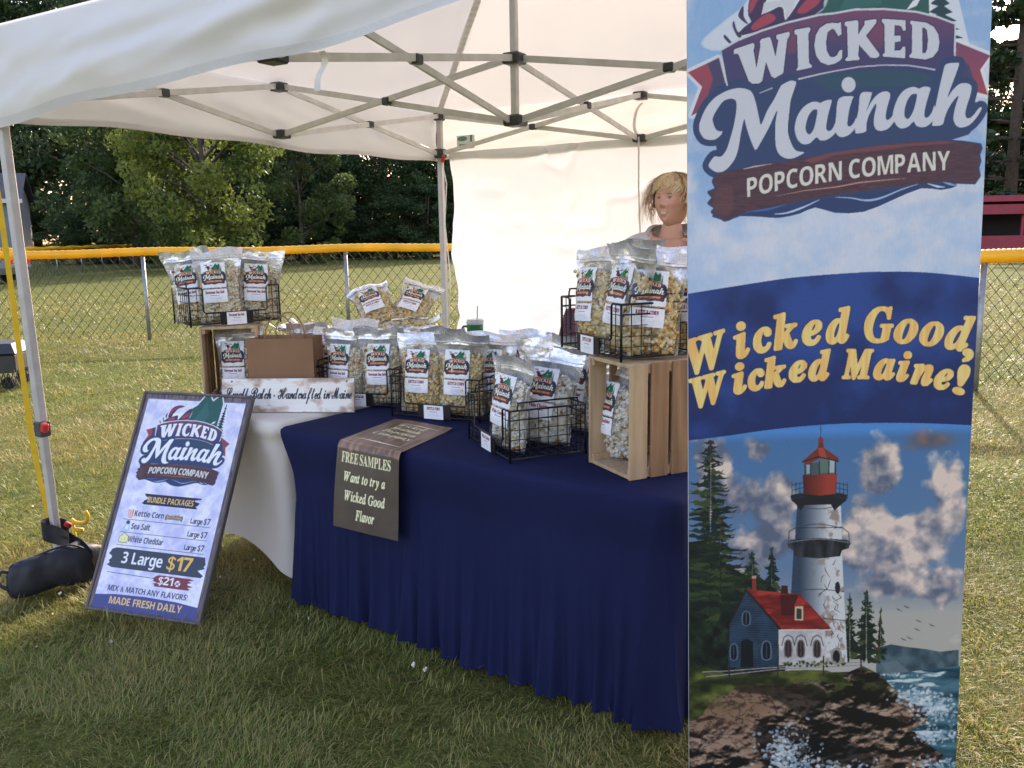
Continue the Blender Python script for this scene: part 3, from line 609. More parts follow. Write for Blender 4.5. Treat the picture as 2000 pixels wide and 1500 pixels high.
    for k in range(60): x = rs.uniform(620, 960); cv.ell(q8([(x, 945 + rs.uniform(-14, 14))])[0], 2.4, 2.2, rs.choice([(60, 78, 44), (150, 150, 110), (90, 104, 60), (40, 54, 36)]))
    # surf
    def foam(cx, cy, n, rx, ry, seed):
        rs = random.Random(seed)
        for k in range(n):
            x, y = rs.gauss(cx, rx), rs.gauss(cy, ry); cv.ell(q8([(x, y)])[0], rs.uniform(1, 5), rs.uniform(1, 3.4), rs.choice([(206, 218, 226), (170, 196, 212), (126, 166, 190), (226, 230, 232)]), rs.uniform(.35, .9), rs.uniform(-.8, .8), soft=1)
    foam(650, 1460, 420, 75, 75, 1); foam(615, 1390, 110, 26, 46, 2); foam(900, 1505, 160, 120, 22, 3); foam(1330, 1110, 170, 60, 24, 4); foam(1440, 1190, 240, 60, 38, 5); foam(1440, 1330, 120, 60, 20, 6); foam(1440, 1480, 90, 80, 20, 8); foam(1250, 1005, 30, 60, 4, 9)
    for (x, y) in ((1245, 655), (1285, 640), (1350, 715), (1420, 738), (1340, 760), (1300, 805), (1268, 812)):
        cv.stroke(q8([(x - 16, y - 6), (x - 4, y + 2), (x + 14, y + 8)]), [.6, 2, .6], (60, 60, 70))
    dkm = np.clip((Y - (rect(np.array([1640., 840.]))[1])) / 20, 0, 1)[..., None]; lum = cv.im.mean(-1, keepdims=True); lo_ = (lum + (cv.im - lum) * .84) * .80 + 2; lo_ = lo_ + (lo_ - 95) * .12; cv.im = cv.im * (1 - dkm) + np.clip(lo_, 6, 255) * dkm
    # navy band with lettering
    band = q6([(100, 358), (400, 310), (700, 265), (1000, 240), (1200, 231), (1450, 235), (1740, 264), (1800, 272)]); bot_ = q6([(1800, 1094), (1500, 1078), (1200, 1073), (900, 1082), (600, 1110), (350, 1145), (100, 1175)])
    band = np.concatenate([crs(band, 5, False), crs(bot_, 5, False)]); cv.poly(band, lambda X_, Y_: mix((20, 36, 84), (34, 62, 126), np.clip((fbm(X_ * .012, Y_ * .012, 95, 4) - .3) * 2.4 - np.clip((Y_ - 690) / 120, -.3, .5), 0, 1)))
    GOLD = (208, 178, 104)
    gold = lambda X_, Y_: mix((204, 162, 92), (226, 186, 116), np.clip((fbm(X_ * .16, Y_ * .02, 97, 2) - .3) * 2.5, 0, 1))
    def line(items, h):
        for ch, x0, x1, yb, rot in items:
            p0, p1 = q6([(x0, yb), (x1, yb)]); hh = h / 2.857
            for col, gr in (((22, 30, 66), 4.0), (gold, 3.0)):
                cv.gfit(ch, 'boldital' if ch not in ',!' else 'serif', p0[0] - 1.5, p1[0] + 1.5, p0[1], hh, col, R(rot), gr)
    line([('W', 150, 378, 765, -17), ('i', 408, 478, 702, -14), ('c', 508, 600, 672, -11), ('k', 614, 742, 654, -9), ('e', 775, 872, 632, -6), ('d', 906, 1030, 622, -4), ('G', 1116, 1256, 618, 0), ('o', 1278, 1390, 624, 3), ('o', 1420, 1532, 638, 5), ('d', 1560, 1690, 662, 9), (',', 1664, 1706, 700, 9)], 182)
    line([('W', 176, 368, 960, -15), ('i', 393, 458, 902, -12), ('c', 476, 556, 884, -10), ('k', 562, 676, 868, -9), ('e', 702, 786, 838, -6), ('d', 808, 916, 830, -3), ('M', 992, 1148, 822, 0), ('a', 1166, 1264, 826, 2), ('i', 1294, 1350, 836, 4), ('n', 1372, 1474, 856, 7), ('e', 1500, 1582, 882, 9), ('!', 1606, 1656, 908, 16)], 154)
    cv.im = (cv.im + (fbm(X * .5, Y * .5, 99, 2)[..., None] - .5) * 5) * np.array((1.03, .985, .94))
    return cv

def rot2(P, a):
    c_, s_ = math.cos(R(a)), math.sin(R(a)); return np.stack([P[..., 0] * c_ - P[..., 1] * s_, P[..., 0] * s_ + P[..., 1] * c_], -1)
def art_sign():
    """price board 0.54 x 0.925; print units: x 0..540, y 0..925"""
    W = 330; H = 565; cv = Cv(W, H, (0, 0, 540, 925), ss=3); X, Y = cv.X, cv.Y
    n = fbm(X * .02, Y * .02, 3, 5); n2 = fbm(X * .06, Y * .06, 9, 3)
    mixv = lambda a, b, t: np.array(a, float) * (1 - t[..., None]) + np.array(b, float) * t[..., None]
    cv.im = mixv((172, 174, 202), (208, 206, 220), np.clip((n - .3) * 2.4 + (n2 - .5), 0, 1))
    wood = lambda X_, Y_: mixv((62, 54, 62), (122, 108, 108), np.clip(fbm(X_ * .25, Y_ * .03, 5, 3) * 1.6 - .3, 0, 1))
    for r in ([(0, 0), (540, 0), (540, 20), (0, 20)], [(0, 0), (16, 0), (16, 925), (0, 925)], [(524, 0), (540, 0), (540, 925), (524, 925)]): cv.poly(r, wood)
    for a in ([(17, 22), (17, 925)], [(523, 22), (523, 925)], [(17, 22), (523, 22)]): cv.stroke(a, 3, (48, 48, 66))
    DK = (34, 38, 60); GO = (206, 172, 104)
    # logo
    cx, cy, sc = 1632.0, 180.0, .76
    cv.tr = lambda P: rot2((rect(P) - np.array([cx, cy])) * sc, 6) + np.array([266, 232]); cv.inv_y = lambda X_, Y_: (Y_ - 236) / sc + cy; cv.kk = .02
    draw_logo(cv, 'sign', (222, 222, 224)); cv.tr = None
    def brush(x0, y0, x1, y1, c, seed):
        rs = random.Random(seed); n = 9; h = (y1 - y0) / n
        P = []
        for i in range(n + 1): P.append((x1 + rs.uniform(-26, 8), y0 + h * i)); 
        L_ = [(x0 + rs.uniform(-8, 26), y1 - h * i) for i in range(n + 1)]
        cv.poly(P + L_, c)
    brush(130, 442, 412, 488, DK, 2); cv.text('BUNDLE PACKAGES', 'sans', 271, 478, 25, GO, align='c', width=232, track=.08)
    rows = ((540, 'Kettle Corn', 150), (594, 'Sea Salt', 96), (648, 'White Cheddar', 178))
    for i, (yb, st, wd) in enumerate(rows):
        cv.text(st, 'sans', 108, yb, 24, DK, width=wd, track=.07)
        cv.text('Large', 'thin', 392, yb + 6, 20, DK, width=58, track=.06, grow=.5); cv.text('$7', 'sans', 456, yb + 6, 25, DK, width=32)
        cv.stroke([(58, yb + 16), (490, yb + 16)], 2, (70, 74, 92))
    cv.text('(Best Seller)', 'sans', 266, 538, 15, DK, width=84, grow=2.0); cv.text('(Best Seller)', 'sans', 266, 538, 15, GO, width=84)
    cv.poly([(74, 512), (102, 512), (97, 548), (79, 548)], (196, 120, 104), grow=1); 
    for x in (82, 92): cv.stroke([(x - 1, 514), (x, 546)], 4, (236, 226, 220))
    for x, y in ((76, 508), (84, 502), (93, 501), (100, 508), (88, 508)): cv.ell((x, y), 7, 7, (238, 230, 222))
    cv.poly([(78, 574), (96, 574), (100, 600), (74, 600)], (150, 176, 206), grow=1.5); cv.ell((87, 568), 10, 8, (60, 70, 92)); cv.poly([(80, 580), (94, 580), (96, 597), (78, 597)], (222, 230, 238))
    cv.poly([(64, 632), (84, 614), (106, 626), (106, 652), (64, 652)], (80, 74, 60), grow=2); cv.poly([(64, 632), (84, 614), (106, 626), (106, 652), (64, 652)], (232, 220, 150))
    for x, y in ((76, 642), (92, 638), (98, 648)): cv.ell((x, y), 3.4, 3, (196, 180, 100))
    brush(40, 676, 506, 758, (52, 60, 74), 5)
    cv.text('3 Large', 'sans', 104, 736, 46, (232, 234, 236), width=206, track=.07); cv.text('$17', 'sans', 330, 740, 56, (210, 168, 80), width=122, track=.03)
    cv.stroke([(50, 778), (300, 782)], 2.4, (70, 74, 92)); brush(286, 766, 470, 812, (112, 52, 64), 8); cv.text('$21', 'sans', 308, 802, 32, (240, 240, 240), width=74, track=.03)
    cv.ell((402, 791), 13, 12, (232, 222, 222)); cv.stroke([(392, 799), (412, 783)], 4, (112, 52, 64)); cv.stroke([(394, 786), (410, 798)], 3, (112, 52, 64))
    cv.text('MIX & MATCH ANY FLAVORS!', 'sans', 270, 850, 22, (44, 48, 70), align='c', width=392, track=.07)
    cv.poly([(17, 872), (120, 862), (270, 858), (420, 862), (523, 872), (523, 925), (17, 925)], (62, 66, 116), smooth=0)
    cv.text('MADE FRESH DAILY', 'sans', 275, 901, 29, GO, align='c', width=358, track=.07)
    cv.text('FLAVORS VARY', 'sans', 275, 929, 18, (210, 210, 220), align='c', width=150) if False else None
    return cv

def art_label():
    cv = Cv(76, 80, (0, 0, 100, 106), (228, 230, 236), ss=4); sc = .158
    cv.tr = lambda P: rot2((rect(P) - np.array([1632., 165.])) * sc, 5) + np.array([50, 54]); cv.inv_y = lambda X_, Y_: (Y_ - 54) / sc + 165; cv.kk = .1
    draw_logo(cv, 'pouch', (232, 232, 226)); cv.tr = None
    for x in np.arange(6, 96, 14): cv.stroke([(x, 104), (x + 9, 104)], 1.5, (150, 60, 60))
    return cv
def art_flavor(st, wd=100, col=(112, 30, 44)):
    cv = Cv(70, 40, (0, 0, 100, 58), (226, 228, 234), ss=4)
    cv.text(st, 'serif', 50, 19, 11, col, align='c', width=78 if len(st) > 11 else 66, grow=.5)
    cv.stroke([(32, 27), (68, 27)], 1.8, (70, 60, 66))
    rs = random.Random(len(st))
    for i in range(3): cv.stroke([(26 + rs.uniform(-4, 3), 35 + i * 4.6), (74 + rs.uniform(-3, 4), 35 + i * 4.6)], 1.0, (150, 150, 182))
    cv.stroke([(30, 52), (70, 52)], .9, (160, 160, 168))
    return cv
def art_runner():
    """sample leaflet 0.33 wide, 0.80 long (back edge -> bottom); units mm"""
    cv = Cv(190, 430, (0, 0, 330, 748), ss=3); X, Y = cv.X, cv.Y
    mixv = lambda a, b, t: np.array(a, float) * (1 - t[..., None]) + np.array(b, float) * t[..., None]
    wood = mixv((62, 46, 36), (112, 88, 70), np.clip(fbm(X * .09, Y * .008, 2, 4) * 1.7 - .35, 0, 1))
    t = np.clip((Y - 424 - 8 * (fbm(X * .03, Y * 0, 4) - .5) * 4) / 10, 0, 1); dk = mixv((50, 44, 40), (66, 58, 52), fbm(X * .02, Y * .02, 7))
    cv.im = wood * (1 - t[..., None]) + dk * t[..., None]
    GO = (226, 204, 140)
    cv.poly([(70, 52), (200, 48), (300, 52), (200, 56)], GO)
    for i, st in enumerate(('Wicked', 'Mainah', 'Popcorn', 'Company')): cv.text(st, 'boldital', 165, 100 + i * 52, 34, GO, align='c', width=(150, 158, 180, 206)[i], track=.02)
    cv.poly([(30, 344), (165, 338), (300, 344), (165, 350)], GO)
    cv.ell((165, 344), 14, 5, GO); cv.ell((165, 344), 5, 3, (90, 72, 60))
    cv.text('FREE SAMPLES', 'serif', 160, 484, 40, GO, align='c', width=262, track=.04, space=.22)
    cv.text('Want to try a', 'ital', 158, 556, 36, GO, align='c', width=214, grow=1.3); cv.text('Wicked Good', 'ital', 162, 632, 38, GO, align='c', width=206, grow=1.3); cv.text('Flavor', 'ital', 166, 704, 40, GO, align='c', width=96, grow=1.3)
    return cv
def art_plank():
    cv = Cv(330, 84, (0, 0, 600, 152), ss=3); X, Y = cv.X, cv.Y
    mixv = lambda a, b, t: np.array(a, float) * (1 - t[..., None]) + np.array(b, float) * t[..., None]
    ed = np.clip(1 - np.minimum(np.minimum(X, 600 - X), np.minimum(Y, 152 - Y) * 1.6) / 60, 0, 1); n = fbm(X * .018, Y * .03, 11, 5)
    cv.im = mixv((206, 198, 190), (140, 118, 98), np.clip((n - .52) * 3 + ed * .75 - .1, 0, 1)) + (fbm(X * .01, Y * .3, 5, 2)[..., None] - .5) * 16
    INK = (30, 34, 44)
    cv.text('Small Batch', 'script', 16, 92, 50, INK, width=208, track=-.04, space=.26, shear=.04, grow=.7); cv.ell((240, 78), 4, 4, INK)
    cv.text('Handcrafted in Maine', 'script', 256, 92, 50, INK, width=332, track=-.04, space=.24, shear=.04, grow=.7)
    for x, y in ((46, 14), (566, 14)): cv.ell((x, y), 4, 4, (40, 34, 30))
    return cv
# ------------------------------------------------------------------ ground, grass, woods, fences, far buildings
def attr_ground():
    m = bpy.data.materials.new('turf'); m.use_nodes = True; N = m.node_tree.nodes; L = m.node_tree.links; b = N['Principled BSDF']
    b.inputs['Roughness'].default_value = .95; b.inputs['Specular IOR Level'].default_value = .1
    tc = N.new('ShaderNodeTexCoord')
    def nz(sc, det=6, st=None):
        n = N.new('ShaderNodeTexNoise'); n.inputs['Scale'].default_value = sc; n.inputs['Detail'].default_value = det; n.inputs['Roughness'].default_value = .65
        if st:
            mp = N.new('ShaderNodeMapping'); mp.inputs['Scale'].default_value = st; L.new(tc.outputs['Object'], mp.inputs[0]); L.new(mp.outputs[0], n.inputs['Vector'])
        else: L.new(tc.outputs['Object'], n.inputs['Vector'])
        return n
    def mixc(f, a, bb, lo=.35, hi=.65):
        mr = N.new('ShaderNodeMapRange'); mr.inputs[1].default_value = lo; mr.inputs[2].default_value = hi; L.new(f, mr.inputs[0])
        x = N.new('ShaderNodeMix'); x.data_type = 'RGBA'; L.new(mr.outputs[0], x.inputs[0])
        for sock, v in ((x.inputs[6], a), (x.inputs[7], bb)):
            if isinstance(v, tuple): sock.default_value = (*v, 1)
            else: L.new(v, sock)
        return x.outputs[2]
    c = mixc(nz(.7).outputs[0], (.155, .19, .032), (.25, .228, .068)); c = mixc(nz(9, 8).outputs[0], (.085, .10, .022), c, .3, .62)
    c = mixc(nz(60, 4).outputs[0], (.06, .068, .018), c, .25, .6); L.new(c, b.inputs['Base Color'])
    bp = N.new('ShaderNodeBump'); bp.inputs['Strength'].default_value = .8; bp.inputs['Distance'].default_value = .05; n = nz(40, 6); L.new(n.outputs[0], bp.inputs['Height']); L.new(bp.outputs[0], b.inputs['Normal'])
    return m
xs = np.unique(np.concatenate([np.linspace(-600, -30, 20), np.linspace(-30, 30, 121), np.linspace(30, 600, 20)])); ys = np.unique(np.concatenate([np.linspace(-150, -6, 8), np.linspace(-6, 40, 93), np.linspace(40, 900, 24)]))
GX, GY = np.meshgrid(xs, ys)
def gz(x, y): return -0.035 * fbm(np.asarray(x) * .35 + 50, np.asarray(y) * .35 + 50, 77, 3) + .0
GZ = gz(GX, GY)
g = np_mesh('grass_field', np.stack([GX, GY, GZ], -1).reshape(-1, 3), gridF(len(xs), len(ys)), attr_ground()); tag(g, kind='structure')

def emit(rs, VV, CC, x, y, cl, lmin, lmax, wd, seed):
    n = len(x)
    d0 = fbm(x * 2.2 + 9, y * 2.2 + 60, seed + 5, 3) * 14; a = d0 + rs.randn(n) * 1.1; ln = lmin + (lmax - lmin) * rs.rand(n) ** 1.5; ln *= .75 + .5 * cl
    lean = np.clip(rs.normal(.95, .35, n), .1, 1.45); l2 = np.clip(lean + rs.uniform(.1, .6, n), 0, 1.75)
    dx, dy = np.cos(a), np.sin(a); px, py = -dy, dx; w_ = wd * rs.uniform(.6, 1.3, n); z0 = gz(x, y) - .006
    m1 = np.stack([x + dx * np.sin(lean) * ln * .55, y + dy * np.sin(lean) * ln * .55, z0 + np.cos(lean) * ln * .55 + .004], 1)
    tp = m1 + np.stack([dx * np.sin(l2) * ln * .45, dy * np.sin(l2) * ln * .45, np.cos(l2) * ln * .45], 1)
    P = np.stack([px, py, np.zeros(n)], 1); B = np.stack([x, y, z0], 1)
    v = np.stack([B - P * w_[:, None] * .5, B + P * w_[:, None] * .5, m1 - P * w_[:, None] * .45, m1 + P * w_[:, None] * .45, tp - P * w_[:, None] * .08, tp + P * w_[:, None] * .08], 1)
    VV.append(v.reshape(-1, 3))
    dry = np.clip(fbm(x * .8 + 3, y * .8 + 30, seed + 9, 3) * 2.2 - .60 + rs.randn(n) * .33, 0, 1)[:, None]
    gcol = np.array([.145, .20, .034]) * (1 + .5 * rs.randn(n, 1) * .5) + np.array([.03, .02, 0]) * rs.rand(n, 1); straw = np.array([.42, .335, .12]) * (.7 + .6 * rs.rand(n, 1))
    c = np.clip(gcol * (1 - dry) + straw * dry, .01, .6); CC.append(np.repeat(c, 6, 0))
def blades(name, bands, seed):
    rs = np.random.RandomState(seed); VV = []; CC = []
    for (y0, y1, dens, lmin, lmax, wd) in bands:
        if isinstance(y0, tuple):
            n = dens; tt = rs.rand(n); x = y0[0] + (y1[0] - y0[0]) * tt + rs.randn(n) * .018; y = y0[1] + (y1[1] - y0[1]) * tt + rs.randn(n) * .018 - .012; cl = np.full(n, .6); emit(rs, VV, CC, x, y, cl, lmin, lmax, wd, seed); continue
        n = int(dens * 1.32 * (y1 * y1 - y0 * y0) / 2 + dens * 2.4 * (y1 - y0))
        y = np.sqrt(rs.rand(n) * (y1 ** 2 - y0 ** 2) + y0 ** 2); x = (rs.rand(n) * 2 - 1) * (.66 * y + 1.2)
        cl = fbm(x * 1.3 + 40, y * 1.3 + 40, seed, 4); keep = rs.rand(n) < np.clip(.7 + (cl - .4) * 2, .45, 1); x, y, cl = x[keep], y[keep], cl[keep]; emit(rs, VV, CC, x, y, cl, lmin, lmax, wd, seed)
    V = np.concatenate(VV); n = len(V) // 6; b = np.arange(n)[:, None] * 6
    F = np.concatenate([b + np.array([[0, 1, 3, 2]]), b + np.array([[2, 3, 5, 4]])])
    n = 2600; y = np.sqrt(rs.rand(n) * (15 ** 2 - 3 ** 2) + 9); x = (rs.rand(n) * 2 - 1) * (.66 * y + .45); z = gz(x, y) + .018; q = rs.uniform(.004, .009, n); B = np.stack([x, y, z], 1); d1 = rs.randn(n, 3); d1 /= np.linalg.norm(d1, axis=1)[:, None]; d2 = np.cross(d1, rs.randn(n, 3)); d2 /= np.linalg.norm(d2, axis=1)[:, None]
    b = len(V) + np.arange(n)[:, None] * 4; V = np.concatenate([V, np.stack([B - d1 * q[:, None], B + d2 * q[:, None], B + d1 * q[:, None], B - d2 * q[:, None]], 1).reshape(-1, 3)]); F = np.concatenate([F, b + np.array([[0, 1, 2, 3]])]); CC.append(np.repeat(np.where(rs.rand(n, 1) < .6, np.array([[.62, .58, .46]]), np.array([[.24, .13, .05]])), 4, 0))
    o = np_mesh(name, V, F, vmat('grass_blade', .5, .3, trans=.35), None, True, np.concatenate(CC)); tag(o, kind='stuff'); return o
blades('grass_blades', [(1.2, 4.2, 15000, .022, .062, .0027), (4.2, 8, 4200, .026, .06, .0045), (8, 14, 900, .03, .075, .009), (14, 26, 170, .03, .08, .018), ((-1.80, 3.33), (-1.24, 3.145), 900, .04, .085, .003), ((-2.22, 3.46), (-1.86, 3.62), 420, .04, .09, .003), ((-.95, 3.40), (.5, 2.33), 1500, .025, .06, .0027)], 3)

# ---- trees
def leafmat(name, c, c2, trans):
    m = bpy.data.materials.new(name); m.use_nodes = True; N = m.node_tree.nodes; L = m.node_tree.links; b = N['Principled BSDF']; b.inputs['Roughness'].default_value = .55; b.inputs['Specular IOR Level'].default_value = .25
    a = N.new('ShaderNodeVertexColor'); a.layer_name = 'Col'; x = N.new('ShaderNodeMix'); x.data_type = 'RGBA'; x.inputs[6].default_value = (*c, 1); x.inputs[7].default_value = (*c2, 1)
    sp = N.new('ShaderNodeSeparateColor'); L.new(a.outputs[0], sp.inputs[0]); L.new(sp.outputs[0], x.inputs[0]); L.new(x.outputs[2], b.inputs['Base Color'])
    t = N.new('ShaderNodeBsdfTranslucent'); L.new(x.outputs[2], t.inputs[0]); ms = N.new('ShaderNodeMixShader'); ms.inputs[0].default_value = trans
    L.new(b.outputs[0], ms.inputs[1]); L.new(t.outputs[0], ms.inputs[2]); L.new(ms.outputs[0], N['Material Output'].inputs[0]); return m
LEAF_DARK = leafmat('dark_leaves', (.034, .062, .024), (.085, .13, .045), .34); LEAF_LIT = leafmat('sunlit_leaves', (.07, .11, .024), (.235, .27, .055), .48); NEEDLE = leafmat('pine_needles', (.018, .036, .02), (.045, .07, .03), .12)  # sunlit brightness put into the lit leaf colour; dark leaves lightened in place of haze
BARK = mat('bark', (.09, .07, .055), .9, noise=.4, nscale=8, bump=.6, bscale=12)
def leaves(name, C, Rr, n, size, m, parent, seed, flat=.0):
    rs = np.random.RandomState(seed); k = rs.choice(len(C), n, p=(Rr ** 2.2) / (Rr ** 2.2).sum()); d = rs.randn(n, 3); d /= np.linalg.norm(d, axis=1)[:, None]
    P = C[k] + d * (Rr[k] * (.35 + .65 * rs.rand(n) ** .5))[:, None] * np.array([1, 1, .72 if not flat else flat])
    s = size * rs.uniform(.55, 1.3, n)[:, None]; a = rs.randn(n, 3); a /= np.linalg.norm(a, axis=1)[:, None]; b = np.cross(a, rs.randn(n, 3)); b /= np.linalg.norm(b, axis=1)[:, None] + 1e-9
    V = np.stack([P - a * s, P + b * s * .55, P + a * s, P - b * s * .55], 1).reshape(-1, 3); F = np.arange(n * 4).reshape(-1, 4)
    cv_ = np.clip(.5 + .35 * rs.randn(len(C))[k] + .2 * rs.randn(n), 0, 1); return np_mesh(name, V, F, m, parent, False, np.repeat(np.stack([cv_] * 3, 1), 4, 0))
def broadleaf(h, seed, m, nl=9000, wd=.36, low=.12, size=.2, nc=70, loc=(0, 0, 0), label=None, group=None, name='broadleaf_tree'):
    rs = np.random.RandomState(seed); root = empty(name, loc, rs.rand() * 6, label, 'tree', group)
    tb = MB(); top = Vector((rs.randn() * .4, rs.randn() * .4, h * .85)); tb.tube([(0, 0, -.3), (top.x * .3, top.y * .3, h * .4), top], [h * .018, h * .012, h * .003], 8)
    C = []; Rr = []
    for i in range(nc):
        z = h * (low + (1 - low) * rs.rand() ** .85); q = (z / h - low) / (1 - low); env = wd * h * (math.sin(math.pi * min(.98, (.18 + .8 * q))) ** .75)
        r = env * rs.rand() ** .45; a = rs.rand() * 6.283; c = np.array([r * math.cos(a), r * math.sin(a), z]); C.append(c); Rr.append(h * rs.uniform(.045, .1))
        if i % 3 == 0: tb.tube([(top.x * z / h * .5, top.y * z / h * .5, z * .7), (c[0] * .5, c[1] * .5, z * .88), tuple(c)], [h * .006, h * .004, h * .0015], 5)
    tb.build('trunk', BARK, root, True); leaves('crown', np.array(C), np.array(Rr), nl, size, m, root, seed + 1); return root
def pine_tree(h, seed, loc, label=None, group=None):
    rs = np.random.RandomState(seed); root = empty('pine_tree', loc, rs.rand() * 6, label, 'tree', group); tb = MB(); tb.tube([(0, 0, -.3), (0, 0, h)], [h * .016, h * .003], 8); C = []; Rr = []
    z = h * .12
    while z < h * .98:
        q = 1 - z / h; nb = 5
        for k in range(nb):
            a = rs.rand() * 6.283; L_ = h * (.05 + .25 * q ** .8) * rs.uniform(.6, 1.1); e = (L_ * math.cos(a), L_ * math.sin(a), z + L_ * rs.uniform(-.05, .22)); tb.tube([(0, 0, z), e], [h * .004, h * .001], 4)
            for t in (.45, .65, .82, 1.0): C.append(np.array([e[0] * t, e[1] * t, z + (e[2] - z) * t])); Rr.append(h * .028 * rs.uniform(.7, 1.2) * (1.25 - .4 * t))
        z += h * rs.uniform(.035, .055)
    tb.build('trunk', BARK, root, True); leaves('crown', np.array(C), np.array(Rr), 20000, .26, NEEDLE, root, seed + 1, .5); return root
protos = [broadleaf(17, 11, LEAF_DARK, 12000, .30, .03), broadleaf(16, 12, LEAF_DARK, 12000, .34, .02), broadleaf(18, 13, LEAF_DARK, 11000, .27, .04), broadleaf(15, 14, LEAF_DARK, 12000, .36, .01)]
WG = 'broadleaf trees of the wood edge behind the field'
spots = []
rs_ = random.Random(8)
for i, px in enumerate(range(222, 980, 66)):
    y = 66 + rs_.uniform(-4, 5); spots.append((px, y, rs_.uniform(.85, 1.1) * (1.0 if px < 560 else .8)))
for i, px in enumerate(range(-190, 960, 88)):
    y = 88 + rs_.uniform(-4, 6); spots.append((px, y, rs_.uniform(1.0, 1.25) * (1.45 if px < 190 else 1.0 if px < 520 else .75)))
for px, y, s_ in ((1010, 88, .55), (1130, 92, .5), (1290, 95, .45), (1440, 98, .42), (1560, 98, .42), (1700, 98, .42), (1830, 92, .6), (1890, 74, .8), (1925, 72, .8), (1975, 76, .82), (2020, 70, .76), (2060, 72, .82), (2150, 76, .9), (2010, 92, .7), (2260, 70, 1.0)): spots.append((px, y, s_))
for i, (px, y, s_) in enumerate(spots):
    t = protos[i % 4] if i < 4 else copy_tree(protos[i % 4])
    p = aty(px, 470, y); t.location = (p[0], y, 0); t.rotation_euler.z = rs_.uniform(0, 6.28); t.scale = (s_, s_, s_ * rs_.uniform(.92, 1.06)); t['group'] = WG
    t['label'] = 'dark green broadleaf tree in the wood edge beyond the yellow fences'
p = aty(408, 470, 44); broadleaf(12.5, 31, LEAF_LIT, 22000, .30, .03, .14, 120, (p[0], 44, 0), 'bright sunlit yellow green tree standing out before the dark wood', None)
p = aty(268, 470, 50); broadleaf(14, 37, leafmat('mid_leaves', (.05, .082, .026), (.12, .165, .05), .4), 18000, .27, .02, .16, 90, (p[0], 50, 0), 'large rounded mid green tree to the left of the sunlit tree', None)
p = aty(590, 470, 52); broadleaf(8.0, 34, leafmat('pale_leaves', (.05, .085, .022), (.13, .17, .05), .4), 9000, .4, .03, .13, 60, (p[0], 52, 0), 'smaller pale green tree to the right of the sunlit tree', None)
p = aty(1968, 440, 57); pine_tree(27, 41, (p[0], 57, 0), 'tall dark pine with sky showing between its boughs, behind the red dugout')
p = aty(2110, 440, 60); pine_tree(24, 45, (p[0], 60, 0), 'second dark pine standing to the right of the tall pine')
for i, px in enumerate(list(range(150, 960, 62)) + list(range(1880, 2200, 60))):
    t = copy_tree(protos[(i * 3) % 4]); y = (60 if px < 1000 else 62) + rs_.uniform(-2, 3); p = aty(px, 470, y); t.name = 'undergrowth_shrub'; t.location = (p[0], y, -.2); t.rotation_euler.z = rs_.uniform(0, 6.28); s_ = rs_.uniform(.42, .6); t.scale = (s_, s_, s_ * rs_.uniform(.42, .62))
    tag(t, 'low dark shrub at the foot of the wood edge, beyond the far fence', 'shrub', 'shrubs at the foot of the wood edge')
# ---- fences
GALV = mat('galvanised_steel', (.30, .31, .31), .45, .7, noise=.25, nscale=30); WIRE = mat('dark_wire', (.045, .045, .04), .85, 0, noise=.2, spec=.15); YEL = mat('yellow_plastic', (.86, .52, .02), .38, noise=.18, nscale=3, bump=.05, bscale=30, trans=.3)
def poly_pts(P):
    P = [np.array(p, float) for p in P]; L_ = [0]
    for a, b in zip(P, P[1:]): L_.append(L_[-1] + np.linalg.norm(b - a))
    return lambda s_: np.array([np.interp(s_, L_, [p[k] for p in P]) for k in range(2)]), L_[-1]
def fence(label, P, h, posts, dia, wr, rail_r, ribs, name='chain_link_fence', group=None, cap=True):
    f, T = poly_pts(P); root = empty(name, (*P[0], 0), 0, label, 'fence', group); o = np.array(P[0])
    loc = lambda s_, z: (*(f(s_) - o), z)
    for s_ in posts:
        mb = MB(); mb.tube([loc(s_, -.2), loc(s_, h - .02)], .03, 10); mb.build('post', GALV, root, True)
    mb = MB()
    wv = lambda s_: .05 * math.sin(s_ * .9) + .03 * math.sin(s_ * 2.3 + 1)
    if ribs:
        n = int(T / ribs); pts = [loc(i / n * T, h + .03 + .012 * math.sin(i / n * T * 2.1)) for i in range(n + 1)]; mb.tube(pts, [rail_r * (1.0 if i % 2 else .9) for i in range(n + 1)], 12)
    else:
        n = int(T / .5); mb.tube([loc(i / n * T, h + .03 + .02 * math.sin(i / n * T * 2.1)) for i in range(n + 1)], rail_r, 8)
    mb.build('rail_cover', YEL, root, True)
    # woven wire: two families of slanted strands
    V = []; F = []; k = 1.25; hz = h - .05; run = hz / k; nst = int((T + run) / dia)
    for fam in (1, -1):
        for i in range(nst):
            s0 = i * dia - (run if fam == 1 else 0); s1 = s0 + run; a0, a1 = max(0, min(s0, s1)), min(T, max(s0, s1))
            if a1 <= a0: continue
            za, zb = (a0 - s0) / run * hz, (a1 - s0) / run * hz
            if fam == -1: za, zb = hz - za, hz - zb
            A, B = np.array(loc(a0, za + .02)), np.array(loc(a1, zb + .02)); d = B - A; d /= np.linalg.norm(d) + 1e-9; q = np.cross(d, [0, 0, 1.0]); q /= np.linalg.norm(q) + 1e-9; r_ = np.cross(q, d); b = len(V)
            off = q * wr * fam
            for e in (A, B):
                for an in (0, 2.09, 4.19): V.append(e + off + (q * math.cos(an) + r_ * math.sin(an)) * wr)
            F += [(b, b + 1, b + 4, b + 3), (b + 1, b + 2, b + 5, b + 4), (b + 2, b, b + 3, b + 5)]
    np_mesh('chain_link_mesh', V, F, WIRE, root, False)
    return root
A = [(-21, 11.3), (-5.61, 13.2), (-2.59, 13.6), (5, 14.6)]; f_, T_ = poly_pts(A); s0 = math.hypot(21 - 5.61, 1.9)
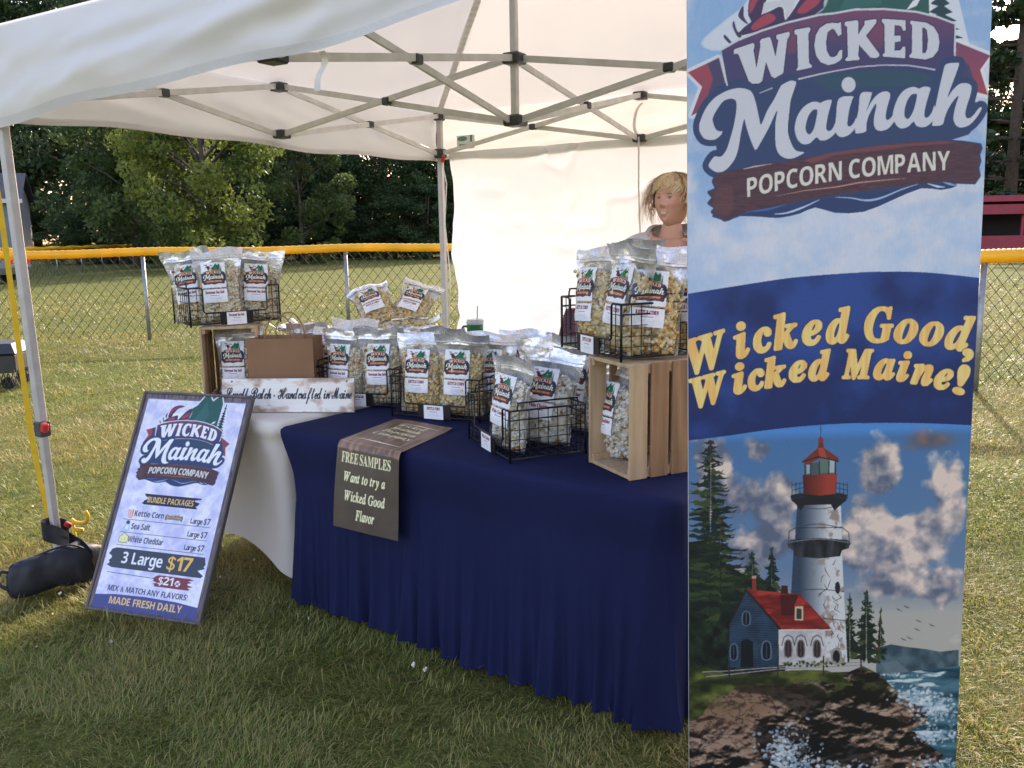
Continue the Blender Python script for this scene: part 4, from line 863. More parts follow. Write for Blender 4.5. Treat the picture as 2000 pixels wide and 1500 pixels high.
fence('chain link field fence with a yellow rail cover, behind the table', A, 1.30, [s0 + 3.05 * k for k in range(-4, 4)], .15, .0042, .068, .05)
B_ = [(1.35, 8.35), (4.35, 7.88), (7.4, 7.45), (11, 6.9)]
fence('near chain link fence with ribbed yellow rail cover, right of the banner', B_, 1.20, [.02, 3.03, 6.1, 9.7], .105, .0032, .068, .022)
C_ = [(-18.4, 26.5), (-19.7, 34.9), (-23.8, 54.6), (-25.5, 63)]
fence('far side fence with sagging yellow rail running away to the wood', C_, 1.22, [.5, 8.4, 13, 17, 21, 25, 28.6, 33, 36.5], .4, .006, .085, 0)
D_ = [(-25.4, 63.2), (-4, 68), (16, 70), (40, 66)]
fence('farthest fence with a thin yellow rail at the foot of the dark wood', D_, 1.2, [2 + 4 * k for k in range(16)], .6, .006, .06, 0)
# ---- far buildings
SIDING = mat('grey_siding', (.21, .25, .29), .7, noise=.08, nscale=3); SHING = mat('grey_shingles', (.10, .10, .105), .85, noise=.3, nscale=6, bump=.4, bscale=10); TRIM = mat('white_trim', (.74, .75, .76), .55, noise=.08)
p = aty(66, 480, 74); cx = p[0]
sh = empty('shed', (cx - 1.1, 74, 0), R(22), 'grey blue building with white eaves, behind the tent leg', 'building')
mb = MB(); mb.box((-6, 4, 2.6), (12, 8, 5.2)); mb.add([(-12, 0.0, 5.2), (0, 0.0, 5.2), (0, 8, 5.2), (-12, 8, 5.2), (-12, 4, 7.2), (0, 4, 7.2)], [(1, 2, 5), (0, 4, 3)]); mb.build('wall', SIDING, sh)
mb = MB(); mb.add([(-12.6, -.6, 4.95), (.5, -.6, 4.95), (.5, 4, 7.45), (-12.6, 4, 7.45), (-12.6, 8.6, 4.95), (.5, 8.6, 4.95), (-12.6, -.6, 5.1), (.5, -.6, 5.1), (.5, 4, 7.6), (-12.6, 4, 7.6), (-12.6, 8.6, 5.1), (.5, 8.6, 5.1)], [(0, 3, 2, 1), (3, 4, 5, 2), (6, 7, 8, 9), (9, 8, 11, 10), (1, 2, 8, 7), (2, 5, 11, 8), (0, 6, 9, 3), (3, 9, 10, 4), (4, 10, 11, 5)]); rf = mb.build('roof', SHING, sh)
mb = MB(); mb.box((-6.05, -.66, 5.0), (13.2, .1, .34)); mb.build('fascia', TRIM, rf); mb = MB(); mb.box((-4, -.03, 2.0), (1.4, .06, 1.2), bev=.02); mb.build('window', TRIM, sh)
DRED = mat('dark_red_paint', (.30, .03, .05), .6, noise=.15, nscale=2); INT = mat('interior_shade', (.02, .014, .016), .8)
p = aty(1898, 440, 48)
du = empty('dugout', (p[0], 48, 0), R(-8), 'low dark red dugout with open front, right of the banner', 'building')
mb = MB(); mb.box((7, 3, 1.35), (14, .2, 2.7)); mb.box((.1, 1.5, 1.35), (.2, 2.8, 2.7)); mb.box((13.9, 1.5, 1.35), (.2, 2.8, 2.7)); mb.box((7, 0, .5), (13.9, .16, 1.0)); mb.build('wall', DRED, du)
mb = MB(); mb.box((7, 1.4, 2.86), (14.8, 4.0, .32), rotm(x=R(-4))); mb.box((7, -.5, 2.42), (14.6, .12, .52)); mb.build('roof', DRED, du)
for k in range(7): mb = MB(); mb.box((.4 + 2.2 * k, 0, 1.6), (.14, .14, 1.3)); mb.build('post', DRED, du)
mb = MB(); mb.box((7, 1.6, .45), (12, .4, .08)); mb.box((7, 2.4, 1.3), (13.4, .05, 2.4)); mb.build('bench_and_shade_panel', INT, du)  # bench, plus a near-black panel that paints the dugout's inner shade
# ---- car at the far left
PAINT = mat('grey_car_paint', (.10, .11, .125), .25, .5, noise=.05); GLS = mat('car_glass', (.03, .04, .05), .08, .0, spec=.8); RUB = mat('rubber', (.02, .02, .02), .8); CHR = mat('bright_metal', (.6, .6, .62), .25, .9)
p = aty(14, 540, 32); ca = empty('parked_car', (p[0] - 4.35, 32.6, 0), R(4), 'dark grey car at the far left edge beyond the fence', 'car')
prof = [(0, .35), (0.05, .75), (.5, .95), (1.1, 1.0), (1.75, 1.42), (3.1, 1.45), (3.95, 1.02), (4.3, .95), (4.4, .6), (4.35, .35)]
mb = MB(); n = len(prof)
vs = [(x, -.86 + (.16 if z > 1.1 else .03 if z > .9 else 0), z) for x, z in prof] + [(x, .86 - (.16 if z > 1.1 else .03 if z > .9 else 0), z) for x, z in prof]
mb.add(vs, [(i, i + 1, n + i + 1, n + i) for i in range(n - 1)] + [tuple(range(n))[::-1], tuple(range(n, 2 * n))] + [(0, n, 2 * n - 1, n - 1)]); mb.build('body', PAINT, ca)
for sy in (-1, 1): mb = MB(); mb.add([(1.3, sy * .80, 1.0), (3.75, sy * .80, 1.0), (3.05, sy * .712, 1.38), (1.85, sy * .712, 1.38)], [(0, 1, 2, 3)]); mb.build('side_window', GLS, ca)
mb = MB(); mb.add([(3.28, -.6, 1.372), (3.28, .6, 1.372), (3.93, .66, 1.05), (3.93, -.66, 1.05)], [(0, 1, 2, 3)]); mb.build('rear_window', GLS, ca); bpy.context.view_layer.update()
for sx in (.85, 3.5):
    for sy in (-1, 1):
        mb = MB(); mb.tube([(sx, sy * .66, .32), (sx, sy * .87, .32)], .32, 20); wh = mb.build('wheel', RUB, ca, True, angle=R(40)); mb = MB(); mb.tube([(sx, sy * .86, .32), (sx, sy * .885, .32)], .19, 12); mb.build('rim', CHR, wh)
TL = mat('red_lens', (.45, .02, .02), .2); HLp = mat('clear_lens', (.7, .72, .75), .15)
for sy in (-1, 1):
    mb = MB(); mb.box((4.36, sy * .68, .82), (.1, .26, .16), bev=.02); mb.build('tail_light', TL, ca); mb = MB(); mb.box((.08, sy * .66, .72), (.1, .3, .12), bev=.02); mb.build('headlight', HLp, ca)
# ---- black storage cart near the left tent leg
BLK = mat('black_plastic', (.022, .022, .024), .42, noise=.2, nscale=12, bump=.1, bscale=40)
sc = empty('storage_cart', (-5.62, 8.95, 0), R(10), 'black plastic storage cart with lattice base on the grass, left edge', 'cart')
mb = MB(); mb.box((0, 0, .27), (.86, .5, .2), bev=.02); mb.box((0, -.255, .19), (.84, .02, .03)); mb.build('body', BLK, sc)
mb = MB(); mb.add([(-.45, -.27, .375), (.45, -.27, .375), (.45, .27, .375), (-.45, .27, .375), (-.40, -.16, .47), (.38, -.16, .47), (.36, .22, .47), (-.40, .22, .47)], [(0, 1, 5, 4), (1, 2, 6, 5), (2, 3, 7, 6), (3, 0, 4, 7), (4, 5, 6, 7), (0, 3, 2, 1)]); lid = mb.build('lid', BLK, sc); mb = MB(); mb.tube([(-.1, -.2, .43), (-.1, -.28, .46), (.1, -.28, .46), (.1, -.2, .43)], .012, 6); mb.build('handle', BLK, lid)
mb = MB()
for k in range(18): x = -.40 + k * .047; mb.bar((x, -.245, .03), (x + .05, -.245, .18), .008, .008); mb.bar((x + .05, -.25, .03), (x, -.25, .18), .008, .008)
for k in range(10): y = -.24 + k * .05; mb.bar((.425, y, .03), (.425, y + .05, .18), .008, .008); mb.bar((.43, y + .05, .03), (.43, y, .18), .008, .008)
mb.build('lattice', BLK, sc)
for sx in (-.33, .33):
    for sy in (-.2, .2): mb = MB(); mb.tube([(sx, sy - .02, .06), (sx, sy + .02, .06)], .065, 16); mb.build('wheel', RUB, sc, True, angle=R(40))
# ------------------------------------------------------------------ pop-up tent
TH = -0.542; TL_ = 3.30; FLp = np.array([-2.225, 3.97]); ta = np.array([math.cos(TH), math.sin(TH)]); tb_ = np.array([-ta[1], ta[0]])
ZT, ZS, ZCT, ZCB, ZPK, ZV = 2.40, 2.125, 2.375, 2.073, 3.12, 2.05
CANV = mat('white_canopy_cloth', (.80, .78, .75), .75, noise=.04, nscale=1.2, bump=.22, bscale=5, trans=.22, spec=.2)
WALLC = mat('white_sidewall_cloth', (.82, .83, .87), .7, noise=.03, nscale=1.5, bump=.35, bscale=4, trans=.205, spec=.2)
ALU = mat('grey_tent_frame', (.72, .70, .67), .5, .1, noise=.12, nscale=14); JNT = mat('dark_grey_joint', (.05, .055, .06), .5, noise=.2); REDP = mat('red_plastic', (.55, .03, .03), .35)
HEMC = mat('canopy_hem_cloth', (.74, .72, .70), .75, noise=.05, nscale=2, bump=.3, bscale=60, trans=.12, spec=.2)
LEGM = mat('grey_leg_tube', (.50, .48, .45), .5, .2, noise=.14, nscale=14, rvar=.1)
tent = empty('canopy_tent', (FLp[0], FLp[1], 0), TH, 'white pop-up canopy tent on grey folding legs over the stall', 'tent')
L = TL_
def sag(n, seed): return fbm(n[0] * 1.4 + seed, n[1] * 1.4, seed, 3) - .5
# roof sheet
n = 73; U, V_ = np.meshgrid(np.linspace(-.04, L + .04, n), np.linspace(-.04, L + .04, n)); q = np.maximum(np.abs(U - L / 2), np.abs(V_ - L / 2)) / (L / 2 + .04)
hip = np.minimum(np.abs(np.abs(U - L / 2) - np.abs(V_ - L / 2)), .5) / .5
Z = 2.425 + (ZPK - 2.425) * (1 - q) - .07 * np.sin(np.pi * np.clip(q, 0, 1)) * hip ** .7 + .014 * (fbm(U * 3, V_ * 3, 4, 3) - .5) * np.clip(1 - q, 0, .3) / .3
np_mesh('roof', np.stack([U, V_, Z], -1).reshape(-1, 3), gridF(n, n), CANV, tent)
# valance: one cloth strip per side
def valance(p0, p1, nrm, seed, wr, z1=2.43, zb=ZV, name='valance'):
    nu, nv = 150, 26; u = np.linspace(0, 1, nu); v = np.linspace(0, 1, nv); UU, VV = np.meshgrid(u, v)
    P = np.array(p0)[None, None] * (1 - UU[..., None]) + np.array(p1)[None, None] * UU[..., None]
    x = UU * L; fold = fbm(x * .9 + VV * 1.1 + seed, VV * 1.6 + x * .22, seed, 3) - .5; f2 = fbm(x * 4 + VV * 1.5, VV * 3, seed + 3, 2) - .5
    d = wr * (fold * 1.0 + f2 * .34) * np.clip(VV * 2.2, 0, 1) + .012 + .018 * np.sin(VV * 2.2)
    d = d * (.22 + .78 * np.sin(np.pi * np.clip(VV, 0, 1)) ** .8); P = P + np.array(nrm)[None, None] * d[..., None]; zb = zb(UU) if callable(zb) else zb; z = z1 + (zb - z1) * VV + (.010 * np.sin(x * 3.1 + seed) + .008 * np.sin(x * 7 + 2 * seed)) * VV - .02 * np.sin(np.pi * UU) * VV * 0
    o = np_mesh(name, np.concatenate([P, z[..., None]], -1).reshape(-1, 3), gridF(nu, nv), CANV, tent)
    k_ = nv - 3; hp = np.concatenate([P + np.array(nrm) * .0025, z[..., None]], -1)[k_:].copy(); hp[-1, :, 2] -= .004; np_mesh('hem', hp.reshape(-1, 3), gridF(nu, 3), HEMC, o); return o
e = .045
for sx in (-1, 1):
    for sy in (-1, 1):
        t_ = np.linspace(.02, .97, 40); V = []
        for t in t_:
            c = np.array([L / 2 + sx * (L / 2 + .03) * (1 - t), L / 2 + sy * (L / 2 + .03) * (1 - t), 2.417 + (ZPK - 2.425) * t - .004]); s_ = np.array([sx, -sy, 0]) * .7; V += [c - s_ * .022 + np.array([0, 0, .004]), c + s_ * .022 + np.array([0, 0, .004])]
        np_mesh('roof_seam', V, gridF(2, 40), HEMC, tent)
valance((-e, -e), (L + e, -e), (0, -1), 5, .135, zb=lambda u: 2.02 + .12 * u + .12 * u * u); valance((-e, L + e), (L + e, L + e), (0, 1), 9, .05, zb=2.09)
valance((-e, L + e), (-e, -e), (-1, 0), 7, .05, zb=2.06); valance((L + e, -e), (L + e, L + e), (1, 0), 8, .05, zb=2.05)
# legs
corners = {'FL': (0, 0), 'FR': (L, 0), 'BL': (0, L), 'BR': (L, L)}
for k, (x, y) in corners.items():
    mb = MB(); mb.box((x, y, (ZT + .61) / 2), (.040, .040, ZT - .61), bev=.004); lg = mb.build('leg', LEGM, tent)
    mb = MB(); mb.box((x, y, .42), (.034, .034, .82), bev=.003); mb.box((x, y, .012), (.11, .11, .012)); mb.build('lower_leg', LEGM, lg)
    if k == 'FL': lg.rotation_euler = (.0088, -.0146, 0)
    mb = MB(); mb.box((x, y, .63), (.056, .056, .075), bev=.006); lk = mb.build('leg_lock', JNT, lg); mb = MB(); mb.box((x + .040, y - .012, .64), (.03, .03, .045), rotm(y=.3), bev=.006); mb.build('release_lever', REDP, lg)
    mb = MB(); mb.box((x, y, ZS), (.075, .075, .07), bev=.008); mb.build('slider_bracket', JNT, tent); mb = MB(); mb.box((x, y, ZT), (.07, .07, .06), bev=.008); mb.build('leg_bracket', JNT, tent)
    mb = MB(); mb.box((x + .046, y - .03, ZS - .045), (.025, .02, .05), rotm(y=.4), bev=.005); mb.build('slider_pull', REDP, lg)
# folding truss bars
mids = {'F': (L / 2, 0), 'B': (L / 2, L), 'L': (0, L / 2), 'R': (L, L / 2)}
def scissor(p, q, zp1, zp2, zq1, zq2):
    d = np.array(q) - np.array(p); d = d / np.linalg.norm(d); nn = np.array([-d[1], d[0]]) * .011
    for s_, za, zb in ((1, zp1, zq2), (-1, zp2, zq1)):
        mb = MB(); a = (*(np.array(p) + d * .03 + nn * s_), za); b = (*(np.array(q) - d * .03 + nn * s_), zb); mb.bar(a, b, .015, .032); mb.build('truss_bar', ALU, tent)
    m_ = (np.array(p) + np.array(q)) / 2; zm = (zp1 + zq2 + zp2 + zq1) / 4
    mb = MB(); ang = math.atan2(d[1], d[0]); mb.box((*m_, zm), (.05, .05, .042), rotm(z=ang), bev=.006); mb.build('pivot_joint', JNT, tent)
for mk, cs in (('F', ('FL', 'FR')), ('B', ('BL', 'BR')), ('L', ('FL', 'BL')), ('R', ('FR', 'BR'))):
    for c_ in cs: scissor(corners[c_], mids[mk], ZT, ZS, ZT, ZS)
    x, y = mids[mk]
    for z in (ZT, ZS): mb = MB(); mb.box((x, y, z), (.085, .085, .05), bev=.008); mb.build('truss_joint', JNT, tent)
    scissor(mids[mk], (L / 2, L / 2), ZT, ZS, ZCT, ZCB)
mb = MB(); mb.box((L / 2, L / 2, 2.60), (.034, .034, 1.02), bev=.003); mb.build('centre_post', ALU, tent)
for z in (ZCT, ZCB): mb = MB(); mb.box((L / 2, L / 2, z), (.10, .10, .055), bev=.01); mb.build('truss_joint', JNT, tent)
# small tie ribbon at the front truss, paper tag by the back leg
def ribbon(name, pts, wd, m_, parent, side=(1, 0, 0)):
    P = crs(pts, 6, False) if len(pts) > 2 else np.array(pts); s_ = np.array(side, float); V = []
    for i, p in enumerate(P): a = .5 * i / len(P); V += [p - s_ * wd / 2, p + s_ * wd / 2]
    return np_mesh(name, V, gridF(2, len(P)), m_, parent)
ribbon('tie_strap', [(1.86, .02, 2.12), (1.88, .01, 2.08), (1.86, -.005, 2.03), (1.85, .0, 1.99)], .028, CANV, tent)
ribbon('tie_strap', [(L / 2 + .02, L - .02, ZT - .05), (L / 2 - .01, L - .04, 2.3), (L / 2 - .03, L - .035, 2.2), (L / 2, L - .03, 2.13)], .022, CANV, tent)
GRN = mat('green_tag_ink', (.10, .30, .16), .6)
mb = MB(); mb.box((.22, L + .028, 2.20), (.16, .003, .10)); tg = mb.build('tent_tag', TRIM, tent)
a = np.linspace(0, 6.283, 15)[:-1]; mb = MB(); mb.add([(.19 + .045 * math.cos(t), L + .0255, 2.225 + .018 * math.sin(t)) for t in a], [tuple(range(14))]); mb.box((.27, L + .0262, 2.225), (.02, .001, .05)); mb.box((.20, L + .0262, 2.18), (.08, .001, .012)); mb.build('tag_print', GRN, tg)
# back wall
nu, nv = 170, 110; UU, VV = np.meshgrid(np.linspace(0, 1, nu), np.linspace(0, 1, nv))
x = .05 + UU * (L - .07); z = 2.13 - VV * 2.10
ed = np.exp(-UU * 14); x = x + ed * (.05 * np.abs(np.sin(VV * 8.5)) + .015)
w1 = fbm(x * 1.3 + z * .9, z * 1.3 - x * .7, 12, 4) - .5; w2 = 1 - np.abs(2 * fbm(x * 1.6 - z * 1.1, z * 1.8 + x * .8, 15, 3) - 1)
y = L + .012 + .11 * w1 * np.clip(VV * 3, .1, 1) + .035 * np.clip(w2 - .84, 0, 1) / .16 + .03 * (fbm(x * 5 + z * 3, z * 4 - x * 2, 19, 3) - .5) + .02 * np.sin(x * 9) * np.clip(.25 - VV, 0, 1) * 4 * .5
np_mesh('back_wall', np.stack([x, y, z], -1).reshape(-1, 3), gridF(nu, nv), WALLC, tent)
mb = MB(); mb.tube([(1.66, L - .05, 2.13), (1.665, L - .055, 1.8), (1.68, L - .05, 1.4), (1.70, L - .05, 1.0), (1.70, L - .05, .3)], .006, 6); mb.build('wall_cord', CANV, tent, True)
mb = MB(); mb.tube([(.02, L - .02, 2.08), (.05, L, 1.9), (.03, L - .01, 1.6), (.06, L, 1.2), (.04, L - .01, .8)], .005, 5); mb.build('wall_cord', CANV, tent, True)
# yellow strap from the front left corner to a hook in the ground
hk = empty('guy_strap', (-2.30, 4.10, 0), 0, 'yellow guy strap with hook beside the front left tent leg', 'strap')
YST = mat('yellow_strap', (.72, .46, .015), .5, noise=.1)
SP = crs([aty(u, v, y) - np.array([-2.30, 4.10, 0]) for u, v, y in ((-30, 235, 3.98), (-1, 400, 4.02), (24, 580, 4.07), (46, 745, 4.11), (70, 900, 4.14), (96, 1010, 4.15))], 5, False)
ribbon('strap', SP, .024, YST, hk, (.92, .39, 0))
mb = MB(); mb.tube(crs([(.03, .10, .10), (.06, .09, .085), (.11, .08, .09), (.125, .08, .12), (.115, .08, .15)], 5, False), .011, 8); mb.tube([(.05, .09, .05), (.09, .09, .045)], .011, 8); mb.tube([(.04, .09, .09), (.05, .09, -.1)], .008, 8); mb.build('hook', YST, hk, True)
# weight bag on the leg
BAGM = mat('black_nylon', (.022, .023, .03), .55, noise=.3, nscale=9, bump=.35, bscale=14, spec=.4)
wb = empty('weight_bag', (-2.015, 3.60, 0), 0, 'black sand weight bag strapped to the front left tent leg', 'weight bag')
V = []; P = crs([(-.125, -.125, .062), (-.11, -.11, .07), (-.05, -.07, .080), (.03, -.015, .095), (.10, .035, .085), (.14, .06, .05)], 6, False); m_ = len(P)
for i, p in enumerate(P):
    t = i / (m_ - 1); rz_ = np.interp(t, [0, .05, .3, .7, .93, 1], [.062, .080, .085, .10, .075, .02]); ry_ = np.interp(t, [0, .05, .5, .93, 1], [.02, .06, .10, .08, .02])
    for k in range(20):
        a = 2 * math.pi * k / 20; wv = 1 + .42 * (fbm(k * .42, i * .22, 9, 3) - .5) - .10 * math.exp(-((t - .55) / .06) ** 2); ca_ = math.copysign(abs(math.cos(a)) ** .75, math.cos(a)); V.append((p[0] + ry_ * .3 * ca_, p[1] + ry_ * ca_ * wv, max(.004, p[2] + rz_ * math.sin(a) * wv)))
F = [(i * 20 + k, i * 20 + (k + 1) % 20, (i + 1) * 20 + (k + 1) % 20, (i + 1) * 20 + k) for i in range(m_ - 1) for k in range(20)]
mb = MB(); mb.add(V, F + [tuple(range(20))[::-1], tuple((m_ - 1) * 20 + k for k in range(20))]); mb.build('bag_body', BAGM, wb, True)
mb = MB(); mb.tube([(p[0] - .01, p[1] - .03, p[2] + np.interp(i / (m_ - 1), [0, .05, .3, .7, .93, 1], [.062, .080, .085, .10, .075, .02]) * .97) for i, p in enumerate(P)], .0045, 6); mb.tube(crs([(-.125, -.14, .11), (-.16, -.17, .13), (-.165, -.19, .09), (-.135, -.175, .05)], 5, False), .008, 6); mb.build('handle', BAGM, wb, True)
lx, ly = FLp[0] + 2.015, FLp[1] - 3.60
for (dx, dz) in ((-.035, .13), (.02, .085)):
    mb = MB(); st = crs([(.13, .03, .12), (.06, .06, .17), (lx + .04, ly - .045, dz), (lx - .045, ly - .045, dz + .03), (lx - .05, ly + .04, dz + .02), (lx + .03, ly + .05, dz), (.03, .03, .17)], 5, False)
    V = []; 
    for p in st: V += [p + np.array([0, 0, -.024]), p + np.array([0, 0, .024])]
    np_mesh('strap', V, gridF(2, len(st)), BAGM, wb)
mb = MB(); mb.box((lx + .06, ly + .0, .15), (.035, .016, .026), rotm(y=.5), bev=.008); mb.build('buckle', REDP, wb)

# ------------------------------------------------------------------ tall banner stand
E0 = BN_O - BN_UP * 2.0; M4 = Matrix(((BN_EX[0], BN_BK[0], BN_UP[0], E0[0]), (BN_EX[1], BN_BK[1], BN_UP[1], E0[1]), (BN_EX[2], BN_BK[2], BN_UP[2], E0[2]), (0, 0, 0, 1)))
bn = empty('banner_stand', (0, 0, 0), 0, 'tall printed banner with a logo, a navy slogan band and a lighthouse picture', 'banner'); bn.matrix_world = M4
cvb = art_banner()
sheet = print_sheet('banner_sheet', cvb, lambda S, T: np.stack([S * BN_W, .0022 * np.sin(T * 9 + S * 2) + .0015 * np.sin(S * 7), 2.0 - (BT + T * (BB - BT))], -1), bn, .76)
GREYM = mat('grey_satin_metal', (.45, .46, .48), .35, .8, noise=.1)
WV = mat('white_vinyl_back', (.7, .7, .7), .5, noise=.04)
mb = MB(); mb.box((BN_W / 2, .0065, 2.0 - (BT + BB) / 2), (BN_W, .003, BB - BT)); mb.build('banner_backing', WV, bn)
mb = MB(); mb.box((BN_W / 2, .006, 2.0 - BT + .012), (BN_W + .01, .02, .03), bev=.005); mb.build('top_rail', GREYM, bn)
mb = MB(); mb.tube([(BN_W / 2, .035, .05), (BN_W / 2, .035, 2.13)], .01, 10); mb.build('pole', GREYM, bn, True)
mb = MB(); mb.box((BN_W / 2, .02, .0), (BN_W + .04, .11, .09), bev=.02); bs = mb.build('base_case', GREYM, bn)
for sx in (.12, BN_W - .12): mb = MB(); mb.box((sx, -.0, -.045), (.03, .34, .012), bev=.004); mb.build('foot', GREYM, bs)

# ------------------------------------------------------------------ price board leaning on the table edge
bl_, br_ = np.array([-1.764, 3.318, .02]), np.array([-1.254, 3.152, .02]); tl_ = np.array([-1.625, 3.741, .833])
ex = (br_ - bl_) / np.linalg.norm(br_ - bl_); up = tl_ - bl_; up -= ex * (up @ ex); up /= np.linalg.norm(up); bk = np.cross(up, ex)
sg = empty('price_board', (0, 0, 0), 0, 'white price board with dark frame leaning against the table', 'sign')
sg.matrix_world = Matrix(((ex[0], bk[0], up[0], bl_[0]), (ex[1], bk[1], up[1], bl_[1]), (ex[2], bk[2], up[2], bl_[2]), (0, 0, 0, 1)))
SW, SH = .54, .925
FRW = mat('dark_frame_wood', (.13, .11, .10), .6, noise=.4, nscale=14, stretch=(1, 1, .1))
mb = MB(); mb.box((SW / 2, .009, SH / 2), (SW - .004, .012, SH - .004)); mb.build('board', FRW, sg)
print_sheet('printed_face', art_sign(), lambda S, T: np.stack([S * SW, 0 * S, SH * (1 - T)], -1), sg, .74)
mb = MB()
for x in (-.006, SW + .006): mb.box((x, .005, SH / 2), (.012, .024, SH + .024), bev=.003)
for z in (-.006, SH + .006): mb.box((SW / 2, .005, z), (SW, .024, .012), bev=.003)
mb.build('frame', FRW, sg)
# ------------------------------------------------------------------ tables with stretch covers
NAVYC = mat('navy_stretch_cloth', (.0145, .018, .060), .85, noise=.10, nscale=2.5, bump=.12, bscale=220, sheen=.0, spec=.08)
CREAM = mat('cream_stretch_cloth', (.86, .79, .70), .75, noise=.05, nscale=2, bump=.08, bscale=200, sheen=.2, spec=.2, trans=.2)
def rring(Lx, Ly, ins, rad, n):
    """n points round a rounded rectangle inset by ins, with outward normals and arc position"""
    r = max(rad - ins * .5, .008); x0, y0, x1, y1 = ins, ins, Lx - ins, Ly - ins; out = []
    segs = [((x0 + r, y0), (x1 - r, y0)), ((x1 - r, y0 + r), -90), ((x1, y0 + r), (x1, y1 - r)), ((x1 - r, y1 - r), 0), ((x1 - r, y1), (x0 + r, y1)), ((x0 + r, y1 - r), 90), ((x0, y1 - r), (x0, y0 + r)), ((x0 + r, y0 + r), 180)]
    per = 2 * (Lx + Ly); cnt = [int(n * Lx / per) - 5, 5, int(n * Ly / per) - 5, 5, int(n * Lx / per) - 5, 5, int(n * Ly / per) - 5, 5]
    for (a, b), c in zip(segs, cnt):
        for k in range(c):
            t = k / c
            if isinstance(b, tuple):
                p = (a[0] + (b[0] - a[0]) * t, a[1] + (b[1] - a[1]) * t); d = (b[0] - a[0], b[1] - a[1]); l = math.hypot(*d); nn = (d[1] / l, -d[0] / l)
            else:
                q = R(b + 90 * t); nn = (math.cos(q), math.sin(q)); p = (a[0] + r * nn[0], a[1] + r * nn[1])
            out.append((*p, *nn))
    return np.array(out)
def cover(name, Lx, Ly, rows, m, parent, n, disp):
    V = []; 
    for ri, (ins, z) in enumerate(rows):
        g_ = rring(Lx, Ly, ins, .05 + .05 * min(1, max(0, .74 - z) / .3), n); d, zz = disp(g_, ri, z); V.append(np.stack([g_[:, 0] + g_[:, 2] * d[0], g_[:, 1] + g_[:, 3] * d[1], zz], 1))
    N_ = len(V[0]); nr = len(V); F = []
    for i in range(nr - 1): F += [(i * N_ + k, (i + 1) * N_ + k, (i + 1) * N_ + (k + 1) % N_, i * N_ + (k + 1) % N_) for k in range(N_)]
    mb = MB(); mb.add(np.concatenate(V), F); mb.f.append(tuple(range(N_))); mb.m.append(0); return mb.build(name, m, parent, True, angle=R(60))
BT0 = np.array([-.981, 3.411]); BA = -.643
tbl = empty('display_table', (BT0[0], BT0[1], 0), BA, 'long folding table under a navy blue stretch cover with pleated skirt', 'table')
Lx, Ly = 1.80, .76
rows = [(.30, .7405), (.10, .741), (.035, .741), (.016, .738), (.006, .731), (.002, .72), (.0, .70), (.002, .66), (.008, .62), (.014, .58)]
nb_ = len(rows)
for k in range(1, 25): rows.append((.016, .58 - .57 * (k / 24)))
rs_ = np.random.RandomState(5)
def bdisp(g_, ri, z):
    k = max(0, ri - nb_ + 1) / 24; s = np.cumsum(np.r_[0, np.hypot(np.diff(g_[:, 0]), np.diff(g_[:, 1]))])
    am = .5 + .9 * fbm(s * 1.7, s * 0 + .5, 31, 2); ph = s * 2 * math.pi / .098 + 5.5 * fbm(s * 2.2, s * 0 + z * .5, 33, 3) * 2
    fold = np.sin(ph + .5 * np.sin(ph)) * am * .75 + .35 * np.sin(s * 2 * math.pi / .041 + 5 * fbm(s * 3, s * 0 + 3, 35, 2)) + 3.2 * (fbm(s * 15, s * 0 + z * 1.2, 37, 3) - .5)
    amp = .024 * k ** 1.35; left = np.clip(-g_[:, 2], 0, 1); sc = np.clip(min(1, (.74 - z) / .12), 0, 1)
    d = amp * fold + .026 * k + .012 * (fbm(s * 5, z * 5 + s * 0, 41, 3) - .5) * sc - left * .035 * sc * (1 - .5 * k) - .008 * sc * (np.abs(g_[:, 2] * g_[:, 3]) > .05) + .002 * np.sin(s * 9 + z * 8) * sc
    zz = np.full(len(g_), z) + (.012 * np.sin(s * 4.1) + .006 * fold) * k * (.2 + .8 * (k > .9)) * (k > .5)
    return (d, d), np.maximum(zz, .012 if ri == len(rows) - 1 else .0)
cover('table_cover', Lx, Ly, rows, NAVYC, tbl, 900, bdisp)
mb = MB()
for x in (.2, 1.55):
    for y in (.12, .64): mb.tube([(x, y, .0), (x, y, .70)], .014, 8)
mb.build('folding_legs', GREYM, tbl)
WT0 = np.array([-.985, 3.475]); WA = math.atan2(.6, -.8)       # white table: narrow end faces the camera
wt = empty('side_table', (WT0[0] - .76 * .8, WT0[1] + .76 * .6, 0), math.atan2(-.6, .8), 'folding table under a white stretch cover arched at the foot, behind the price board', 'table')
rows2 = [(.30, .7405), (.08, .741), (.03, .741), (.012, .737), (.004, .728), (0, .712), (.0, .69), (.006, .67)] + [(.006 + .004 * math.sin(math.pi * k / 18), .67 - .66 * k / 18) for k in range(1, 19)]
def wdisp(g_, ri, z):
    t = max(0, ri - 7) / 18; u = np.where(np.abs(g_[:, 3]) > .5, g_[:, 0] / .76, g_[:, 1] / 1.83); arch = np.sin(math.pi * np.clip(u, 0, 1)) ** .8
    d = -.05 * arch * np.sin(math.pi * t * .9) * (ri > 7) - .012 * (ri > 6) + .006 * np.sin(u * 31) * np.exp(-((t - .1) / .08) ** 2) * (ri > 7)
    zz = z + arch * (.16 if True else 0) * t ** 1.4 if ri > 7 else np.full(len(g_), z)
    return (d, d), zz
cover('table_cover', .76, 1.83, rows2, CREAM, wt, 500, wdisp)
mb = MB()
for x in (.1, .66):
    for y in (.12, 1.7): mb.tube([(x, y, .0), (x, y, .70)], .014, 8)
mb.build('folding_legs', GREYM, wt)
TZ = .7425
def bl(x, y, z=0): c_, s_ = math.cos(BA), math.sin(BA); return (BT0[0] + x * c_ - y * s_, BT0[1] + x * s_ + y * c_, TZ + z)

